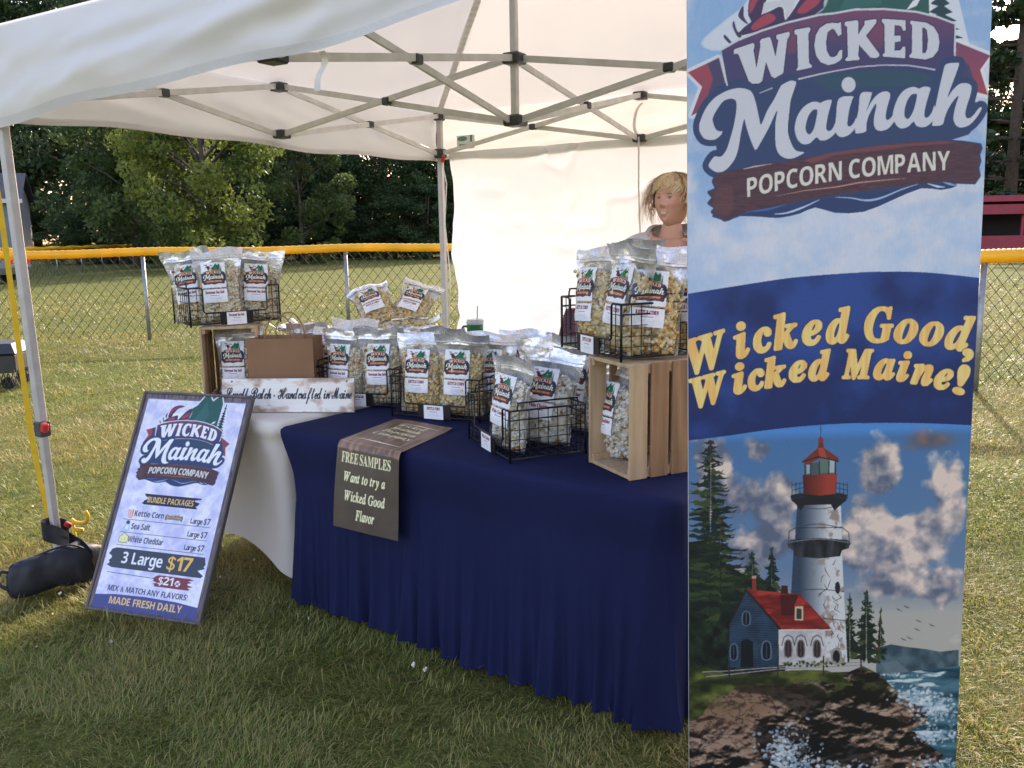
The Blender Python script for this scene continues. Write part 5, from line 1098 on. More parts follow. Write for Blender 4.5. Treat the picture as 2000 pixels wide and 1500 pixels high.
# ------------------------------------------------------------------ sample leaflet over the table edge
rn = empty('table_runner', bl(.330, .374), BA, 'dark wood printed leaflet with gold lettering, draped over the navy table edge', 'leaflet')
def runner(S, T):
    d = T * .712; top = .372; r = .028; arc = r * math.pi / 2; x = S * .325 + .085 * np.clip(np.minimum(d, .40) / .374, 0, 1.07)
    a = np.clip((d - top) / r, 0, math.pi / 2); y = -np.minimum(d, top) - r * np.sin(a); dn = np.maximum(0, d - top - arc)
    z = .004 - r * (1 - np.cos(a)) - dn + .003 * np.sin(S * 5) * (d < top) + .006 * np.clip(.05 - d, 0, .05) / .05 * S
    y = y - .006 * np.sin(dn * 9 + S * 2) - .02 * dn * S ** 2 * 0 + .018 * dn / .33 * np.clip(S - .6, 0, 1) - .004 - .034 * np.clip(dn / .30, 0, 1)
    return np.stack([x - dn * .02, y, z], -1)
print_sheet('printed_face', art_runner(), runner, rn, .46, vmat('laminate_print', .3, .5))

# ------------------------------------------------------------------ wooden crates
PINE = mat('pine_wood', (.31, .175, .085), .65, noise=.35, nscale=6, stretch=(6, 6, .5), bump=.15, bscale=30); PINE2 = mat('pale_pine_wood', (.50, .35, .20), .65, noise=.25, nscale=6, stretch=(6, 6, .5), bump=.15, bscale=30)
def crate(loc, rz, label, W_=.255, H_=.363, D_=.30):
    """stands on end: open face towards -y, slats run upright; x 0..W, y 0..D"""
    r = empty('wooden_crate', loc, rz, label, 'crate', 'wooden crates standing on end'); t = .012
    for z in (t / 2 + .001, H_ - t / 2 - .001): mb = MB(); mb.box((W_ / 2, D_ / 2, z), (W_ - .018, D_ - .01, t), bev=.0015); mb.build('end_board', PINE2, r)
    for sx in (0, 1):
        x = .0045 if sx == 0 else W_ - .0045; n = 4; wd = (D_ - .018) / n
        for k in range(n): mb = MB(); mb.box((x, wd / 2 + k * (wd + .008), H_ / 2), (.009, wd - .006, H_), bev=.0015); mb.build('slat', PINE2 if k == 0 else PINE, r)
    for k in range(3): mb = MB(); wd = (W_ - .03) / 3; mb.box((.012 + wd / 2 + k * (wd + .004), D_ - .0035, H_ / 2), (wd - .003, .008, H_ - .03), bev=.0015); mb.build('slat', PINE, r)
    for z in (.022, H_ - .022):
        for sx in (.017, W_ - .017): mb = MB(); mb.box((sx, D_ / 2, z), (.016, D_ - .02, .02), bev=.001); mb.build('cleat', PINE2, r)
    return r
c0, c1 = onz(1228, 940, TZ), onz(1148, 903, TZ); da = math.atan2((c0 - c1)[1], (c0 - c1)[0]); CRA = da
crate((c1[0], c1[1], TZ), da, 'wooden crate on the navy table beside the tall banner, open side left', W_=float(np.linalg.norm(c0 - c1)))
crate((-1.43, 3.90, TZ), R(10), 'wooden crate on the white table behind the price board, holding one bag')
crate((-.80, 4.46, TZ), R(-25), 'wooden crate hidden behind the rows of bags on the white table', H_=.285)

# ------------------------------------------------------------------ popcorn bags
def ico(sub):
    bm = bmesh.new(); bmesh.ops.create_icosphere(bm, subdivisions=sub, radius=1); V = np.array([v.co[:] for v in bm.verts]); F = np.array([[v.index for v in f.verts] for f in bm.faces]); bm.free(); return V, F
IV, IF = ico(1)
BH = .335
def bz_t(z): return np.interp(z / BH, [0, .06, .3, .55, .75, .88, .93, 1], [.026, .040, .050, .044, .026, .007, .003, .0025])
def bz_w(z): return np.interp(z / BH, [0, .08, .3, .6, .8, .9, 1], [.098, .098, .094, .096, .107, .117, .119])
def bag_front(u, z, sd):
    b = bz_t(z) * np.clip(1 - np.abs(u) ** 2.6, 0, 1) ** .62
    cr = (fbm(u * 3 + z * 20 + sd, z * 26 - u * 2, sd, 3) - .5) * np.interp(z / BH, [0, .1, .6, .8, 1], [.012, .006, .006, .022, .008])
    top = np.clip((z / BH - .74) / .26, 0, 1)
    bend = .035 * top ** 2 * math.sin(sd * 2.3 + .4) + .012 * top * np.sin(u * 3.1 + sd * 1.7) + .006 * top * np.sin(u * 7 + sd)
    return -b - cr, bend
FOIL = mat('silver_foil', (.86, .85, .84), .28, .62, noise=.08, nscale=30, bump=.55, bscale=38, rvar=.1)
def film_mat():
    m = bpy.data.materials.new('clear_film'); m.use_nodes = True; N = m.node_tree.nodes; L_ = m.node_tree.links; N.remove(N['Principled BSDF'])
    t = N.new('ShaderNodeBsdfTransparent'); t.inputs[0].default_value = (.97, .97, .97, 1); g_ = N.new('ShaderNodeBsdfGlossy'); g_.inputs['Roughness'].default_value = .10; g_.inputs[0].default_value = (.9, .9, .9, 1)
    tc = N.new('ShaderNodeTexCoord'); nz = N.new('ShaderNodeTexNoise'); nz.inputs['Scale'].default_value = 42; nz.inputs['Detail'].default_value = 3; bp = N.new('ShaderNodeBump'); bp.inputs['Strength'].default_value = .6; bp.inputs['Distance'].default_value = .01
    L_.new(tc.outputs['Object'], nz.inputs['Vector']); L_.new(nz.outputs[0], bp.inputs['Height']); L_.new(bp.outputs[0], g_.inputs['Normal'])
    lw = N.new('ShaderNodeLayerWeight'); lw.inputs[0].default_value = .28; L_.new(bp.outputs[0], lw.inputs['Normal']); mr = N.new('ShaderNodeMapRange'); mr.inputs[3].default_value = .025; mr.inputs[4].default_value = .36; L_.new(lw.outputs['Facing'], mr.inputs[0])
    x = N.new('ShaderNodeMixShader'); L_.new(mr.outputs[0], x.inputs[0]); L_.new(t.outputs[0], x.inputs[1]); L_.new(g_.outputs[0], x.inputs[2]); L_.new(x.outputs[0], N['Material Output'].inputs[0]); return m
FILM = film_mat(); CORN = vmat('popcorn', .8, .2, trans=.22)
LAB = art_label(); FLV = {k: art_flavor(t) for k, t in (('kettle', 'KETTLE CORN'), ('salt', 'Downeast Sea Salt'), ('cheddar', 'White Cheddar'))}
CPAL = {'kettle': [(.93, .71, .33), (.93, .80, .48), (.88, .58, .20), (.93, .85, .62)], 'salt': [(.93, .82, .60), (.93, .87, .70), (.90, .72, .40), (.84, .56, .24)], 'cheddar': [(.93, .88, .76), (.93, .90, .82), (.90, .79, .56), (.86, .72, .46)]}
def make_bag(kind, sd):
    root = empty('popcorn_bag'); rs = np.random.RandomState(sd * 7 + 1); nu, nv = 25, 34
    u = np.linspace(-1, 1, nu); z = np.concatenate([np.linspace(0, .86, 26), np.linspace(.885, 1, 8)]) * BH; UU, ZZ = np.meshgrid(u, z)
    f, bend = bag_front(UU, ZZ, sd); X = UU * bz_w(ZZ); top = np.clip((ZZ / BH - .8) / .2, 0, 1); Zs = ZZ + .006 * top * np.sin(UU * 4 + sd)
    Fr = np.stack([X, f + bend, Zs], -1).reshape(-1, 3); k_ = 26
    fw = gridF(nu, k_); np_mesh('clear_window', Fr[:nu * k_], fw, FILM, root)
    # foil: back, base and header in one skin
    bk_ = bz_t(ZZ) * .75 * np.clip(1 - np.abs(UU) ** 2.6, 0, 1) ** .62 + (fbm(UU * 3 + 9, ZZ * 22, sd + 5, 3) - .5) * .008 + .0012; Bk = np.stack([X, bk_ + bend, Zs], -1).reshape(-1, 3)
    hd = Fr[nu * (k_ - 1):].copy(); hd[:nu, 1] += .0004; Vf = np.concatenate([Bk, hd, Fr[:nu]]); nB = len(Bk); nH = len(hd)
    Ff = np.concatenate([gridF(nu, nv)[:, ::-1], gridF(nu, nv - k_ + 1, nB), np.array([(i, i + 1, nB + nH + i + 1, nB + nH + i) for i in range(nu - 1)])]); np_mesh('foil_pouch', Vf, Ff, FOIL, root)
    # zip line on the header
    mb = MB(); zz = .895 * BH; pts = []
    for uu in np.linspace(-.97, .97, 15): a, b_ = bag_front(np.array(uu), np.array(zz), sd); pts.append((uu * bz_w(zz), float(a + b_) - .0015, zz + .006 * .475 * math.sin(uu * 4 + sd)))
    mb.tube(pts, .0016, 5); mb.build('zip_seal', FOIL, root, True)
    # popcorn
    K = []; n = 300
    for i in range(n):
        uu = rs.uniform(-.93, .93); zz = BH * (.035 + .66 * rs.rand()) ; a, _ = bag_front(np.array(uu), np.array(zz), sd); lay = rs.rand() < .35; K.append((uu * bz_w(zz) * .91, min(float(a) + .0188 + (.012 + .01 * rs.rand() if lay else .004 * rs.rand()), .02), zz))
    for i in range(45): uu = rs.uniform(-.8, .8); zz = BH * rs.uniform(.62, .74); K.append((uu * bz_w(zz) * .9, rs.uniform(-.022, .015), zz))
    V = []; F = []; Cc = []; pal = np.array(CPAL[kind]); off = 0
    for (x, y, zz) in K:
        base = pal[rs.choice(4, p=[.42, .32, .16, .10])] * rs.uniform(.88, 1.06)
        for j in range(4):
            o = rs.randn(3) * .0052; r_ = rs.uniform(.0050, .0092); V.append(IV * r_ * rs.uniform(.8, 1.2, 3) + np.array([x, y, zz]) + o); F.append(IF + off); off += len(IV)
            c_ = base * rs.uniform(.9, 1.08) if rs.rand() > .07 else np.array([.42, .22, .07]); Cc.append(np.tile(c_, (len(IV), 1)))
    # inner mass so that no gap shows through
    nu2, nv2 = 13, 14; u2 = np.linspace(-.92, .92, nu2); z2 = np.linspace(.02, .70, nv2) * BH; U2, Z2 = np.meshgrid(u2, z2); f2, _ = bag_front(U2, Z2, sd)
    for sgn in (1, -1):
        V.append(np.stack([U2 * bz_w(Z2) * .96, np.minimum(f2 + .027, .012) if sgn == 1 else .022 * (1 - U2 ** 2), Z2], -1).reshape(-1, 3)); q = gridF(nu2, nv2, off); F.append(np.concatenate([q[:, [0, 1, 2]], q[:, [0, 2, 3]]])); off += nu2 * nv2; Cc.append(np.tile(pal[0] * .8, (nu2 * nv2, 1)))
    p = np_mesh('popcorn', np.concatenate(V), np.concatenate(F), CORN, root, True, np.clip(np.concatenate(Cc), 0, .93)); p['kind'] = 'stuff'
    ox = -.012 + .01 * math.sin(sd * 3)
    def stick(z0, z1):
        def fn(S, T):
            x = ox + (S - .5) * .108; zz = z1 + (z0 - z1) * T; a, b_ = bag_front(x / bz_w(zz), zz, sd); return np.stack([x, a + b_ - .0016, zz], -1)
        return fn
    print_sheet('logo_sticker', LAB, stick(.152, .268), root, .78, PAPER); print_sheet('flavor_sticker', FLV[kind], stick(.086, .146), root, .78, PAPER)
    return root
BG = {'kettle': 'bags of golden kettle corn', 'salt': 'bags of pale sea salt popcorn', 'cheddar': 'bags of white cheddar popcorn'}
PROTO = {}; NB = [0]
def bag(kind, loc, rz, label, tx=0.0, ty=0.0, sc=1.0):
    """loc = middle of the base; rz = 0 faces the camera side (-y); tx leans back, ty sideways"""
    i = NB[0]; NB[0] += 1; key = (kind, i % (3 if kind != 'cheddar' else 2))
    if key not in PROTO: PROTO[key] = o = make_bag(kind, len(PROTO) + 1)
    else: o = copy_tree(PROTO[key])
    o.rotation_euler = (tx, ty, rz); o.location = Vector([float(a) for a in loc]); o.scale = (sc, sc, sc * (1 + .03 * math.sin(i * 2.1)))
    tag(o, label, 'popcorn bag', BG[kind]); return o

# ------------------------------------------------------------------ wire baskets
BWIRE = mat('black_wire', (.012, .012, .014), .38, .3, noise=.1, spec=.5); CARD = mat('white_card', (.82, .83, .85), .5, noise=.02)
PRICE = {k: art_flavor(t) for k, t in (('kettle', 'KETTLE CORN'), ('salt', 'Downeast Sea Salt'), ('cheddar', 'White Cheddar'))}
def basket(loc, rz, kind, label, W_=.42, D_=.285, H_=.178):
    r = empty('wire_basket', loc, rz, label, 'basket', 'black wire display baskets'); fr = MB(); lo = .062; wg = .062; z0 = .012
    def rod(P, rad=.0032): fr.tube(P, rad, 6)
    for (x, y) in ((0, 0), (W_, 0), (0, D_), (W_, D_)): rod([(x, y, 0), (x, y, H_)], .0042)
    rod([(0, 0, z0), (W_, 0, z0)]); rod([(0, D_, z0), (W_, D_, z0)]); rod([(0, 0, z0), (0, D_, z0)]); rod([(W_, 0, z0), (W_, D_, z0)])
    for x in (0, W_):
        rod([(x, 0, H_), (x, D_, H_)], .0036); rod(crs([(x, .028, H_), (x, .032, H_ + .022), (x, .05, H_ + .026), (x, D_ - .05, H_ + .026), (x, D_ - .032, H_ + .022), (x, D_ - .028, H_)], 4, False))
        rod([(x, 0, H_ - .032), (x, D_, H_ - .032)], .0026)
    rod([(0, D_, H_), (W_, D_, H_)], .0036); rod([(0, D_, H_ - .032), (W_, D_, H_ - .032)], .0026)
    rod([(0, 0, H_), (wg - .008, 0, H_), (wg, 0, H_ - .008), (wg, 0, lo + .008), (wg + .008, 0, lo), (W_ - wg - .008, 0, lo), (W_ - wg, 0, lo + .008), (W_ - wg, 0, H_ - .008), (W_ - wg + .008, 0, H_), (W_, 0, H_)], .0036)
    fr.build('frame', BWIRE, r, True); w_ = MB(); g_ = .034
    def wire(a, b): w_.tube([a, b], .0017, 4, cap=False)
    n = int(W_ / g_)
    for i in range(1, n): x = W_ * i / n; wire((x, 0, z0), (x, D_, z0)); wire((x, D_, z0), (x, D_, H_)); wire((x, 0, z0), (x, 0, H_ if (x < wg or x > W_ - wg) else lo))
    n2 = int(D_ / g_)
    for i in range(1, n2):
        y = D_ * i / n2; wire((0, y, z0), (W_, y, z0))
        for x in (0, W_): wire((x, y, z0), (x, y, H_))
    for i in range(1, 5):
        z = z0 + (H_ - z0) * i / 5
        for x in (0, W_): wire((x, 0, z), (x, D_, z))
        wire((0, D_, z), (W_, D_, z))
        if z < lo: wire((0, 0, z), (W_, 0, z))
        else: wire((0, 0, z), (wg, 0, z)); wire((W_ - wg, 0, z), (W_, 0, z))
    w_.build('wire_grid', BWIRE, r)
    mb = MB(); mb.box((W_ * .5, -.006, .034), (.155, .003, .056), bev=.001); pl = mb.build('label_plate', BWIRE, r)
    pc = print_sheet('price_card', PRICE[kind], lambda S, T: np.stack([W_ * .5 - .048 + S * .092, -.0092 + 0 * S, .062 - T * .058], -1), pl, .74, PAPER)
    return r
def inb(fl, rz, x, y, z=.015): c_, s_ = math.cos(rz), math.sin(rz); return (fl[0] + x * c_ - y * s_, fl[1] + x * s_ + y * c_, fl[2] + z)
# kettle basket (middle of the navy table)
KF = (-.515, 3.585, TZ); KA = math.atan2(3.421 - 3.568, .32); basket(KF, KA, 'kettle', 'black wire basket with KETTLE CORN card in the middle of the navy table')
bag('kettle', inb(KF, KA, .105, .075), KA + R(8), 'kettle corn bag in the middle basket, front row left', R(-3), R(1))
bag('kettle', inb(KF, KA, .295, .075), KA + R(14), 'kettle corn bag in the middle basket, front row right', R(-2), R(2))
bag('kettle', inb(KF, KA, .36, .19), KA + R(26), 'kettle corn bag behind the front right bag of the middle basket', R(-2), R(5), 1.02)
bag('kettle', inb(KF, KA, .47, .33, 0), KA + R(20), 'kettle corn bag standing last behind the right end of the middle basket', R(-3), R(3), 1.04)
bag('kettle', inb(KF, KA, .16, .19), KA - R(6), 'kettle corn bag in the back row of the middle basket', R(-4), R(-2), 1.02)
# sea salt basket (left of it)
SF = (-.90, 3.865, TZ); SA = R(-17); basket(SF, SA, 'salt', 'black wire basket with Downeast Sea Salt card, between plank sign and middle basket')
bag('salt', inb(SF, SA, .115, .06), SA - R(4), 'sea salt popcorn bag right above the plank sign, beside the paper bag', R(-5), R(1))
bag('salt', inb(SF, SA, .31, .05), SA + R(5), 'sea salt popcorn bag left of the middle kettle corn basket', R(-4), R(-1))
bag('salt', inb(SF, SA, .02, .16, .0), SA + R(2), 'sea salt popcorn bag half hidden behind the brown paper bag', R(-4), R(-3))
bag('salt', inb(SF, SA, .22, .18), SA + R(8), 'sea salt popcorn bag in the back row of its basket', R(-3), R(3))
# rows on the white table
k = 0
for (px, y, rz, sc, lb) in ((612, 4.26, -20, 1.0, 'foil topped bag in the rear row just right of the basket tower'), (690, 4.30, -8, 1.02, 'foil topped bag in the rear row above the plank sign end'), (800, 4.12, 12, 1.02, 'foil topped bag in the rear row behind the middle kettle bags')):
    p = aty(px, 760, y); bag('salt', (p[0], y, TZ), R(rz), lb, R(-4), R((-3, 2, 4)[k]), sc); k += 1
# laid on the crate top and on the row: flat bags, then two propped bags
CZ = TZ + .365
def flat(kind, px, v, y, rz, tx, label, ty=0): p = aty(px, v, y); bag(kind, (p[0], y, p[2]), rz, label, tx, ty)
flat('salt', 655, 655, 4.52, R(70), R(-84), 'flat lying foil bag whose header points left behind the paper bag')
flat('kettle', 735, 648, 4.40, R(-86), R(-82), 'flat lying foil bag with its header to the right under the propped bags')
flat('kettle', 748, 637, 4.50, R(14), R(-46), 'propped kettle corn bag on the pile, left of the two', R(-17)); flat('kettle', 786, 638, 4.52, R(-10), R(-46), 'propped kettle corn bag on the pile, right of the two', R(17))
# basket tower at the left
TWF = (-1.455, 3.875, TZ + .3635); TWA = R(35); basket(TWF, TWA, 'salt', 'black wire basket with Downeast Sea Salt card on top of the left crate')
bag('salt', inb(TWF, TWA, .165, .065), TWA - R(20), 'sea salt popcorn bag in the left high basket, front left', R(-6), R(-2))
bag('salt', inb(TWF, TWA, .345, .085), TWA - R(16), 'sea salt popcorn bag in the left high basket, front right', R(-5), R(4))
bag('salt', inb(TWF, TWA, .07, .16), TWA - R(36), 'sea salt popcorn bag in the left high basket, leaning out behind', R(-8), R(-8))
bag('salt', (-1.30, 4.03, TZ + .014), R(4), 'sea salt popcorn bag standing inside the left crate', R(-2), 0, .98)
# cheddar basket, turned with its low front to the left
CF = (-.165, 3.15, TZ); CAa = math.atan2(2.782 - 3.15, -.011 + .165); basket(CF, CAa, 'cheddar', 'black wire basket with White Cheddar card nearest the camera on the navy table', W_=.40)
def wb_(u, v, z): p = onz(u, v, z); return (p[0], p[1], z)
bag('cheddar', wb_(990, 872, TZ + .016), CAa + R(14), 'white cheddar bag at the near corner of its basket, label turned left', R(-4), R(4))
bag('cheddar', wb_(1062, 862, TZ + .016), R(-22), 'white cheddar bag in the middle of its basket, label to the camera', R(-6), R(6))
bag('cheddar', wb_(1118, 835, TZ + .016), R(-30), 'white cheddar bag against the right crate in its basket', R(-4), R(5), 1.04)
bag('cheddar', wb_(1050, 818, TZ + .016), R(-48), 'white cheddar bag at the back of its basket with a peaked foil top', R(-4), R(-4), 1.0)
# kettle basket on the right crate
RF = (.170, 3.02, TZ + .3635); rr = onz(1213, 710, TZ + .36); RA = math.atan2(rr[1] - 3.02, rr[0] - .170); RF = (rr[0] - .42 * math.cos(RA), rr[1] - .42 * math.sin(RA), TZ + .3635); basket(RF, RA, 'kettle', 'black wire basket with KETTLE CORN card on top of the right crate')
RZ = TZ + .38
bag('kettle', inb(RF, RA, .13, .06), RA + R(8), 'kettle corn bag in the right high basket, farthest left with a pointed top', R(-3), R(-3), .99)
bag('kettle', inb(RF, RA, .31, .06), RA + R(10), 'kettle corn bag in the right high basket, its label turned left', R(-6), R(5), 1.0)
bag('kettle', wb_(1262, 690, RZ), R(-12), 'kettle corn bag in the right high basket, behind the side wires', R(-6), R(5), 1.0)
bag('kettle', wb_(1338, 678, RZ), R(-14), 'kettle corn bag in the right high basket, cut off by the banner edge', R(-6), R(3), .99)
bag('kettle', wb_(1250, 645, RZ), R(-40), 'kettle corn bag in the right high basket, back row under the rounded top', R(-3), R(-2), 1.02)
p = onz(1205, 893, TZ + .014); bag('cheddar', (p[0] - .005, p[1] + .015, TZ + .014), CRA + R(8), 'white cheddar bag standing inside the right crate', R(-2), R(1), .98)

# ------------------------------------------------------------------ paper bag, plank sign, cup, backpack
KRAFT = mat('brown_kraft_paper', (.30, .165, .09), .8, noise=.12, nscale=5, bump=.12, bscale=10, spec=.2)
pb = empty('paper_bag', (-1.195, 3.83, TZ), R(-4), 'open brown paper carrier bag with twisted handles behind the plank sign', 'paper bag')
W_, D_, H_ = .305, .15, .315; nz_ = 9; V = []; mb = MB()
def bagside(P, Qp, name):
    U_, T_ = np.meshgrid(np.linspace(0, 1, 14), np.linspace(0, 1, nz_)); P_, Q_ = np.array(P, float), np.array(Qp, float); d = Q_ - P_; nn = np.array([d[1], -d[0], 0]) / np.linalg.norm(d)
    X_ = P_[None, None] * (1 - U_[..., None]) + Q_[None, None] * U_[..., None]; X_[..., 2] = T_ * H_; X_ += nn * (.006 * (fbm(U_ * 3 + P_[0] * 9, T_ * 3, 5, 3) - .5) * 2 + .006 * np.sin(U_ * math.pi) * T_)[..., None]
    if abs(d[0]) < .01: X_[..., 0] -= np.sign(P_[0] - .1) * (.03 * (1 - np.abs(2 * U_ - 1)) * T_)
    return X_.reshape(-1, 3)
cs_ = [(0, 0, 0), (W_, 0, 0), (W_, D_, 0), (0, D_, 0)]; Vs = []; Fs = []
for i in range(4): Vs.append(bagside(cs_[i], cs_[(i + 1) % 4], '')); Fs.append(gridF(14, nz_, i * 14 * nz_))
Vs.append(np.array([(.002, .002, .002), (W_ - .002, .002, .002), (W_ - .002, D_ - .002, .002), (.002, D_ - .002, .002)])); Fs.append(np.array([[4 * 14 * nz_ + j for j in range(4)]])); np_mesh('bag_body', np.concatenate(Vs), np.concatenate(Fs), KRAFT, pb)
for y in (.004, D_ - .004): mb = MB(); mb.tube(crs([(.09, y, H_ - .03), (.09, y, H_ + .03), (.12, y, H_ + .09), (.155, y, H_ + .105), (.19, y, H_ + .09), (.22, y, H_ + .03), (.22, y, H_ - .03)], 5, False), .0028, 6); mb.build('handle', KRAFT, pb, True)
p0, p1 = onz(432, 806, TZ), onz(692, 806, TZ); pa = math.atan2(p1[1] - p0[1], p1[0] - p0[0]); PLW = float(np.linalg.norm(p1 - p0))
ps = empty('plank_sign', (p0[0], p0[1], TZ + .001), 0, 'weathered white plank sign with black script lettering on the table edge', 'sign', rot=(R(-12), 0, pa))
PLH = .152; WOODB = mat('grey_wood_edge', (.42, .36, .30), .7, noise=.3, nscale=10)
mb = MB(); mb.box((PLW / 2, .008, PLH / 2), (PLW, .012, PLH), bev=.002); mb.build('plank', WOODB, ps); print_sheet('printed_face', art_plank(), lambda S, T: np.stack([.002 + S * (PLW - .004), .0008 + 0 * S, .002 + (PLH - .004) * (1 - T)], -1), ps, .68)
GRC = mat('green_enamel', (.015, .16, .045), .3, noise=.05, spec=.6); LIDM = mat('clear_lid', (.45, .5, .5), .1, spec=.6)
p = aty(928, 640, 5.08); cu = empty('tumbler', (p[0], 5.08, TZ), R(-20), 'green travel tumbler with handle, lid and straw beside the white wall', 'cup')
mb = MB(); mb.lathe([(.034, 0), (.036, .005), (.037, .10), (.048, .125), (.050, .24), (.047, .243)], 24); mb.build('body', GRC, cu, True, angle=R(35)); mb = MB(); mb.lathe([(.051, .236), (.052, .25), (.047, .266), (.02, .268)], 24); mb.build('lid', LIDM, cu, True, angle=R(35))
mb = MB(); mb.tube([(.01, 0, .15), (.018, 0, .345)], .004, 8); mb.build('straw', LIDM, cu, True); mb = MB(); mb.tube(crs([(-.046, 0, .22), (-.075, 0, .22), (-.085, 0, .19), (-.08, 0, .14), (-.044, 0, .13)], 5, False), .007, 8); mb.build('handle', GRC, cu, True)
MARO = mat('maroon_nylon', (.085, .012, .03), .6, noise=.2, nscale=10, bump=.2, bscale=25)
bp_ = empty('backpack', (.30, 3.42, TZ), R(-25), 'maroon bag half hidden behind the basket on the right crate', 'bag')
V = []; rows_ = 12
for i in range(rows_):
    t = i / (rows_ - 1); sx = .115 * (1 - .25 * t ** 4) * (.92 + .16 * math.sin(math.pi * t)); sy = .075 * (1 - .4 * t ** 4)
    for k in range(24): a = 2 * math.pi * k / 24; c_, s_ = math.cos(a), math.sin(a); V.append((sx * np.sign(c_) * abs(c_) ** .6, sy * np.sign(s_) * abs(s_) ** .6, .46 * t))
mb = MB(); mb.add(V, [(i * 24 + k, i * 24 + (k + 1) % 24, (i + 1) * 24 + (k + 1) % 24, (i + 1) * 24 + k) for i in range(rows_ - 1) for k in range(24)] + [tuple((rows_ - 1) * 24 + k for k in range(24))]); mb.build('body', MARO, bp_, True)
mb = MB(); mb.tube(crs([(-.03, 0, .455), (-.025, 0, .50), (.025, 0, .50), (.03, 0, .455)], 5, False), .008, 8); mb.build('handle', MARO, bp_, True); mb = MB(); mb.tube(crs([(-.10, -.03, .12), (-.15, -.05, .08), (-.20, -.06, .03), (-.24, -.07, .008)], 5, False), .014, 8); mb.build('strap', mat('pink_webbing', (.30, .07, .12), .7, noise=.1), bp_, True)
# popcorn spilled on the grass
for i, (u, v, lb) in enumerate(((806, 1302, 'popped corn kernel dropped on the shaded grass, left of the pair'), (831, 1311, 'popped corn kernel dropped on the shaded grass, right of the pair'), (117, 1160, 'pale popped kernel in the grass before the weight bag'))):
    p = onz(u, v, .012); mb = MB(); rs_ = np.random.RandomState(i)
    for j in range(5): mb.add(IV * rs_.uniform(.003, .0055) + rs_.randn(3) * .0035, IF)
    tag(mb.build('popcorn_kernel', mat('popped_corn', (.80, .75, .62), .8, noise=.1), None, True, loc=p + np.array([0, 0, .006])), lb, 'popcorn', 'spilled popcorn on the grass')
# ------------------------------------------------------------------ the seller behind the table
SKIN = vmat('skin', .5, .4, bump=.05, bscale=120)
def skin_mesh(joints, edges, sub=2):
    """joints: (x,y,z,rx,ry); grown with a Skin modifier, returned as arrays"""
    me = bpy.data.meshes.new('grow'); me.from_pydata([j[:3] for j in joints], edges, []); o = bpy.data.objects.new('grow', me); COL.objects.link(o)
    m = o.modifiers.new('s', 'SKIN'); m.use_smooth_shade = True
    for i, j in enumerate(joints): me.skin_vertices[0].data[i].radius = (j[3], j[4] if len(j) > 4 else j[3])
    me.skin_vertices[0].data[0].use_root = True; ss = o.modifiers.new('u', 'SUBSURF'); ss.levels = sub; ss.render_levels = sub
    ev = o.evaluated_get(bpy.context.evaluated_depsgraph_get()); m2 = ev.to_mesh(); V = np.array([v.co[:] for v in m2.vertices]); F = [list(p.vertices) for p in m2.polygons]; ev.to_mesh_clear()
    bpy.data.objects.remove(o); bpy.data.meshes.remove(me); return V, F
PX, PY = .715, 3.82
per = empty('person', (PX, PY, 0), R(-14), 'woman with short blonde hair and an open white shirt, smiling, standing behind the table', 'person')
HZ = 1.632; HR = R(-24)
na, nb = 108, 84; a = np.linspace(-math.pi, math.pi, na); b = np.linspace(-1.5, 1.55, nb); AA, BB_ = np.meshgrid(a, b)
G = lambda c, s_, v: np.exp(-((v - c) / s_) ** 2)
x = np.sin(AA) * np.cos(BB_); y = -np.cos(AA) * np.cos(BB_); z = np.sin(BB_); fr = np.clip(np.cos(AA), 0, 1)
jw = 1 - .37 * np.clip(-z - .05, 0, 1) ** 1.1 * (.6 + .4 * fr); X_ = x * .0735 * jw; Y_ = y * np.where(y > 0, .098, .090 + .004 * np.clip(-z, 0, 1)) + .006; Z_ = z * .113
D = np.zeros_like(AA); Aw = np.abs(AA)
D *= 1.25; D += .0225 * G(0, .115, AA) * np.clip(1 - np.abs(BB_ + .20) / .12, 0, 1) ** .6 * .0 + .019 * G(0, .13, AA) * G(-.17, .10, BB_) + .010 * G(0, .09, AA) * G(.0, .16, BB_) + .006 * G(.13, .07, Aw) * G(-.21, .06, BB_)
D += -.0075 * G(.37, .15, Aw) * G(.09, .09, BB_) + .0045 * G(.36, .22, Aw) * G(.25, .07, BB_) * fr + .0055 * G(.58, .2, Aw) * G(-.18, .16, BB_) + .004 * G(.37, .085, Aw) * G(.085, .05, BB_)
D += .0055 * G(0, .24, AA) * G(-.44, .05, BB_) + .006 * G(0, .20, AA) * G(-.57, .05, BB_) - .004 * G(0, .26, AA) * G(-.505, .022, BB_) - .004 * G(.33, .05, Aw) * G(-.48, .1, BB_) + .010 * G(0, .26, AA) * G(-.86, .16, BB_) - .004 * G(0, .2, AA) * G(-.68, .05, BB_)
nrm = np.stack([x, y, z * .5], -1); nrm /= np.linalg.norm(nrm, axis=-1, keepdims=True) + 1e-9
Hd = np.stack([X_, Y_, Z_], -1) + nrm * D[..., None]
sk = np.array([.66, .36, .265]); C = np.tile(sk, (*AA.shape, 1)) * (1 + .10 * (fbm(AA * 4, BB_ * 4, 3, 3) - .5))[..., None]
def blend(C, m, col): return C * (1 - m[..., None]) + np.array(col) * m[..., None]
C = blend(C, .35 * G(.55, .22, Aw) * G(-.16, .16, BB_), (.50, .16, .11)); C = blend(C, .3 * G(0, .1, AA) * G(-.18, .1, BB_), (.50, .18, .12))
C = blend(C, np.clip(1.6 - ((AA / .32) ** 2 + ((BB_ + .505 - .06 * np.abs(AA)) / .07) ** 2) * 1.4, 0, 1), (.46, .10, .09)); C = blend(C, np.clip(3 - ((AA / .27) ** 2 + ((BB_ + .50 - .06 * np.abs(AA)) / .036) ** 2) * 3, 0, 1), (.90, .88, .84))
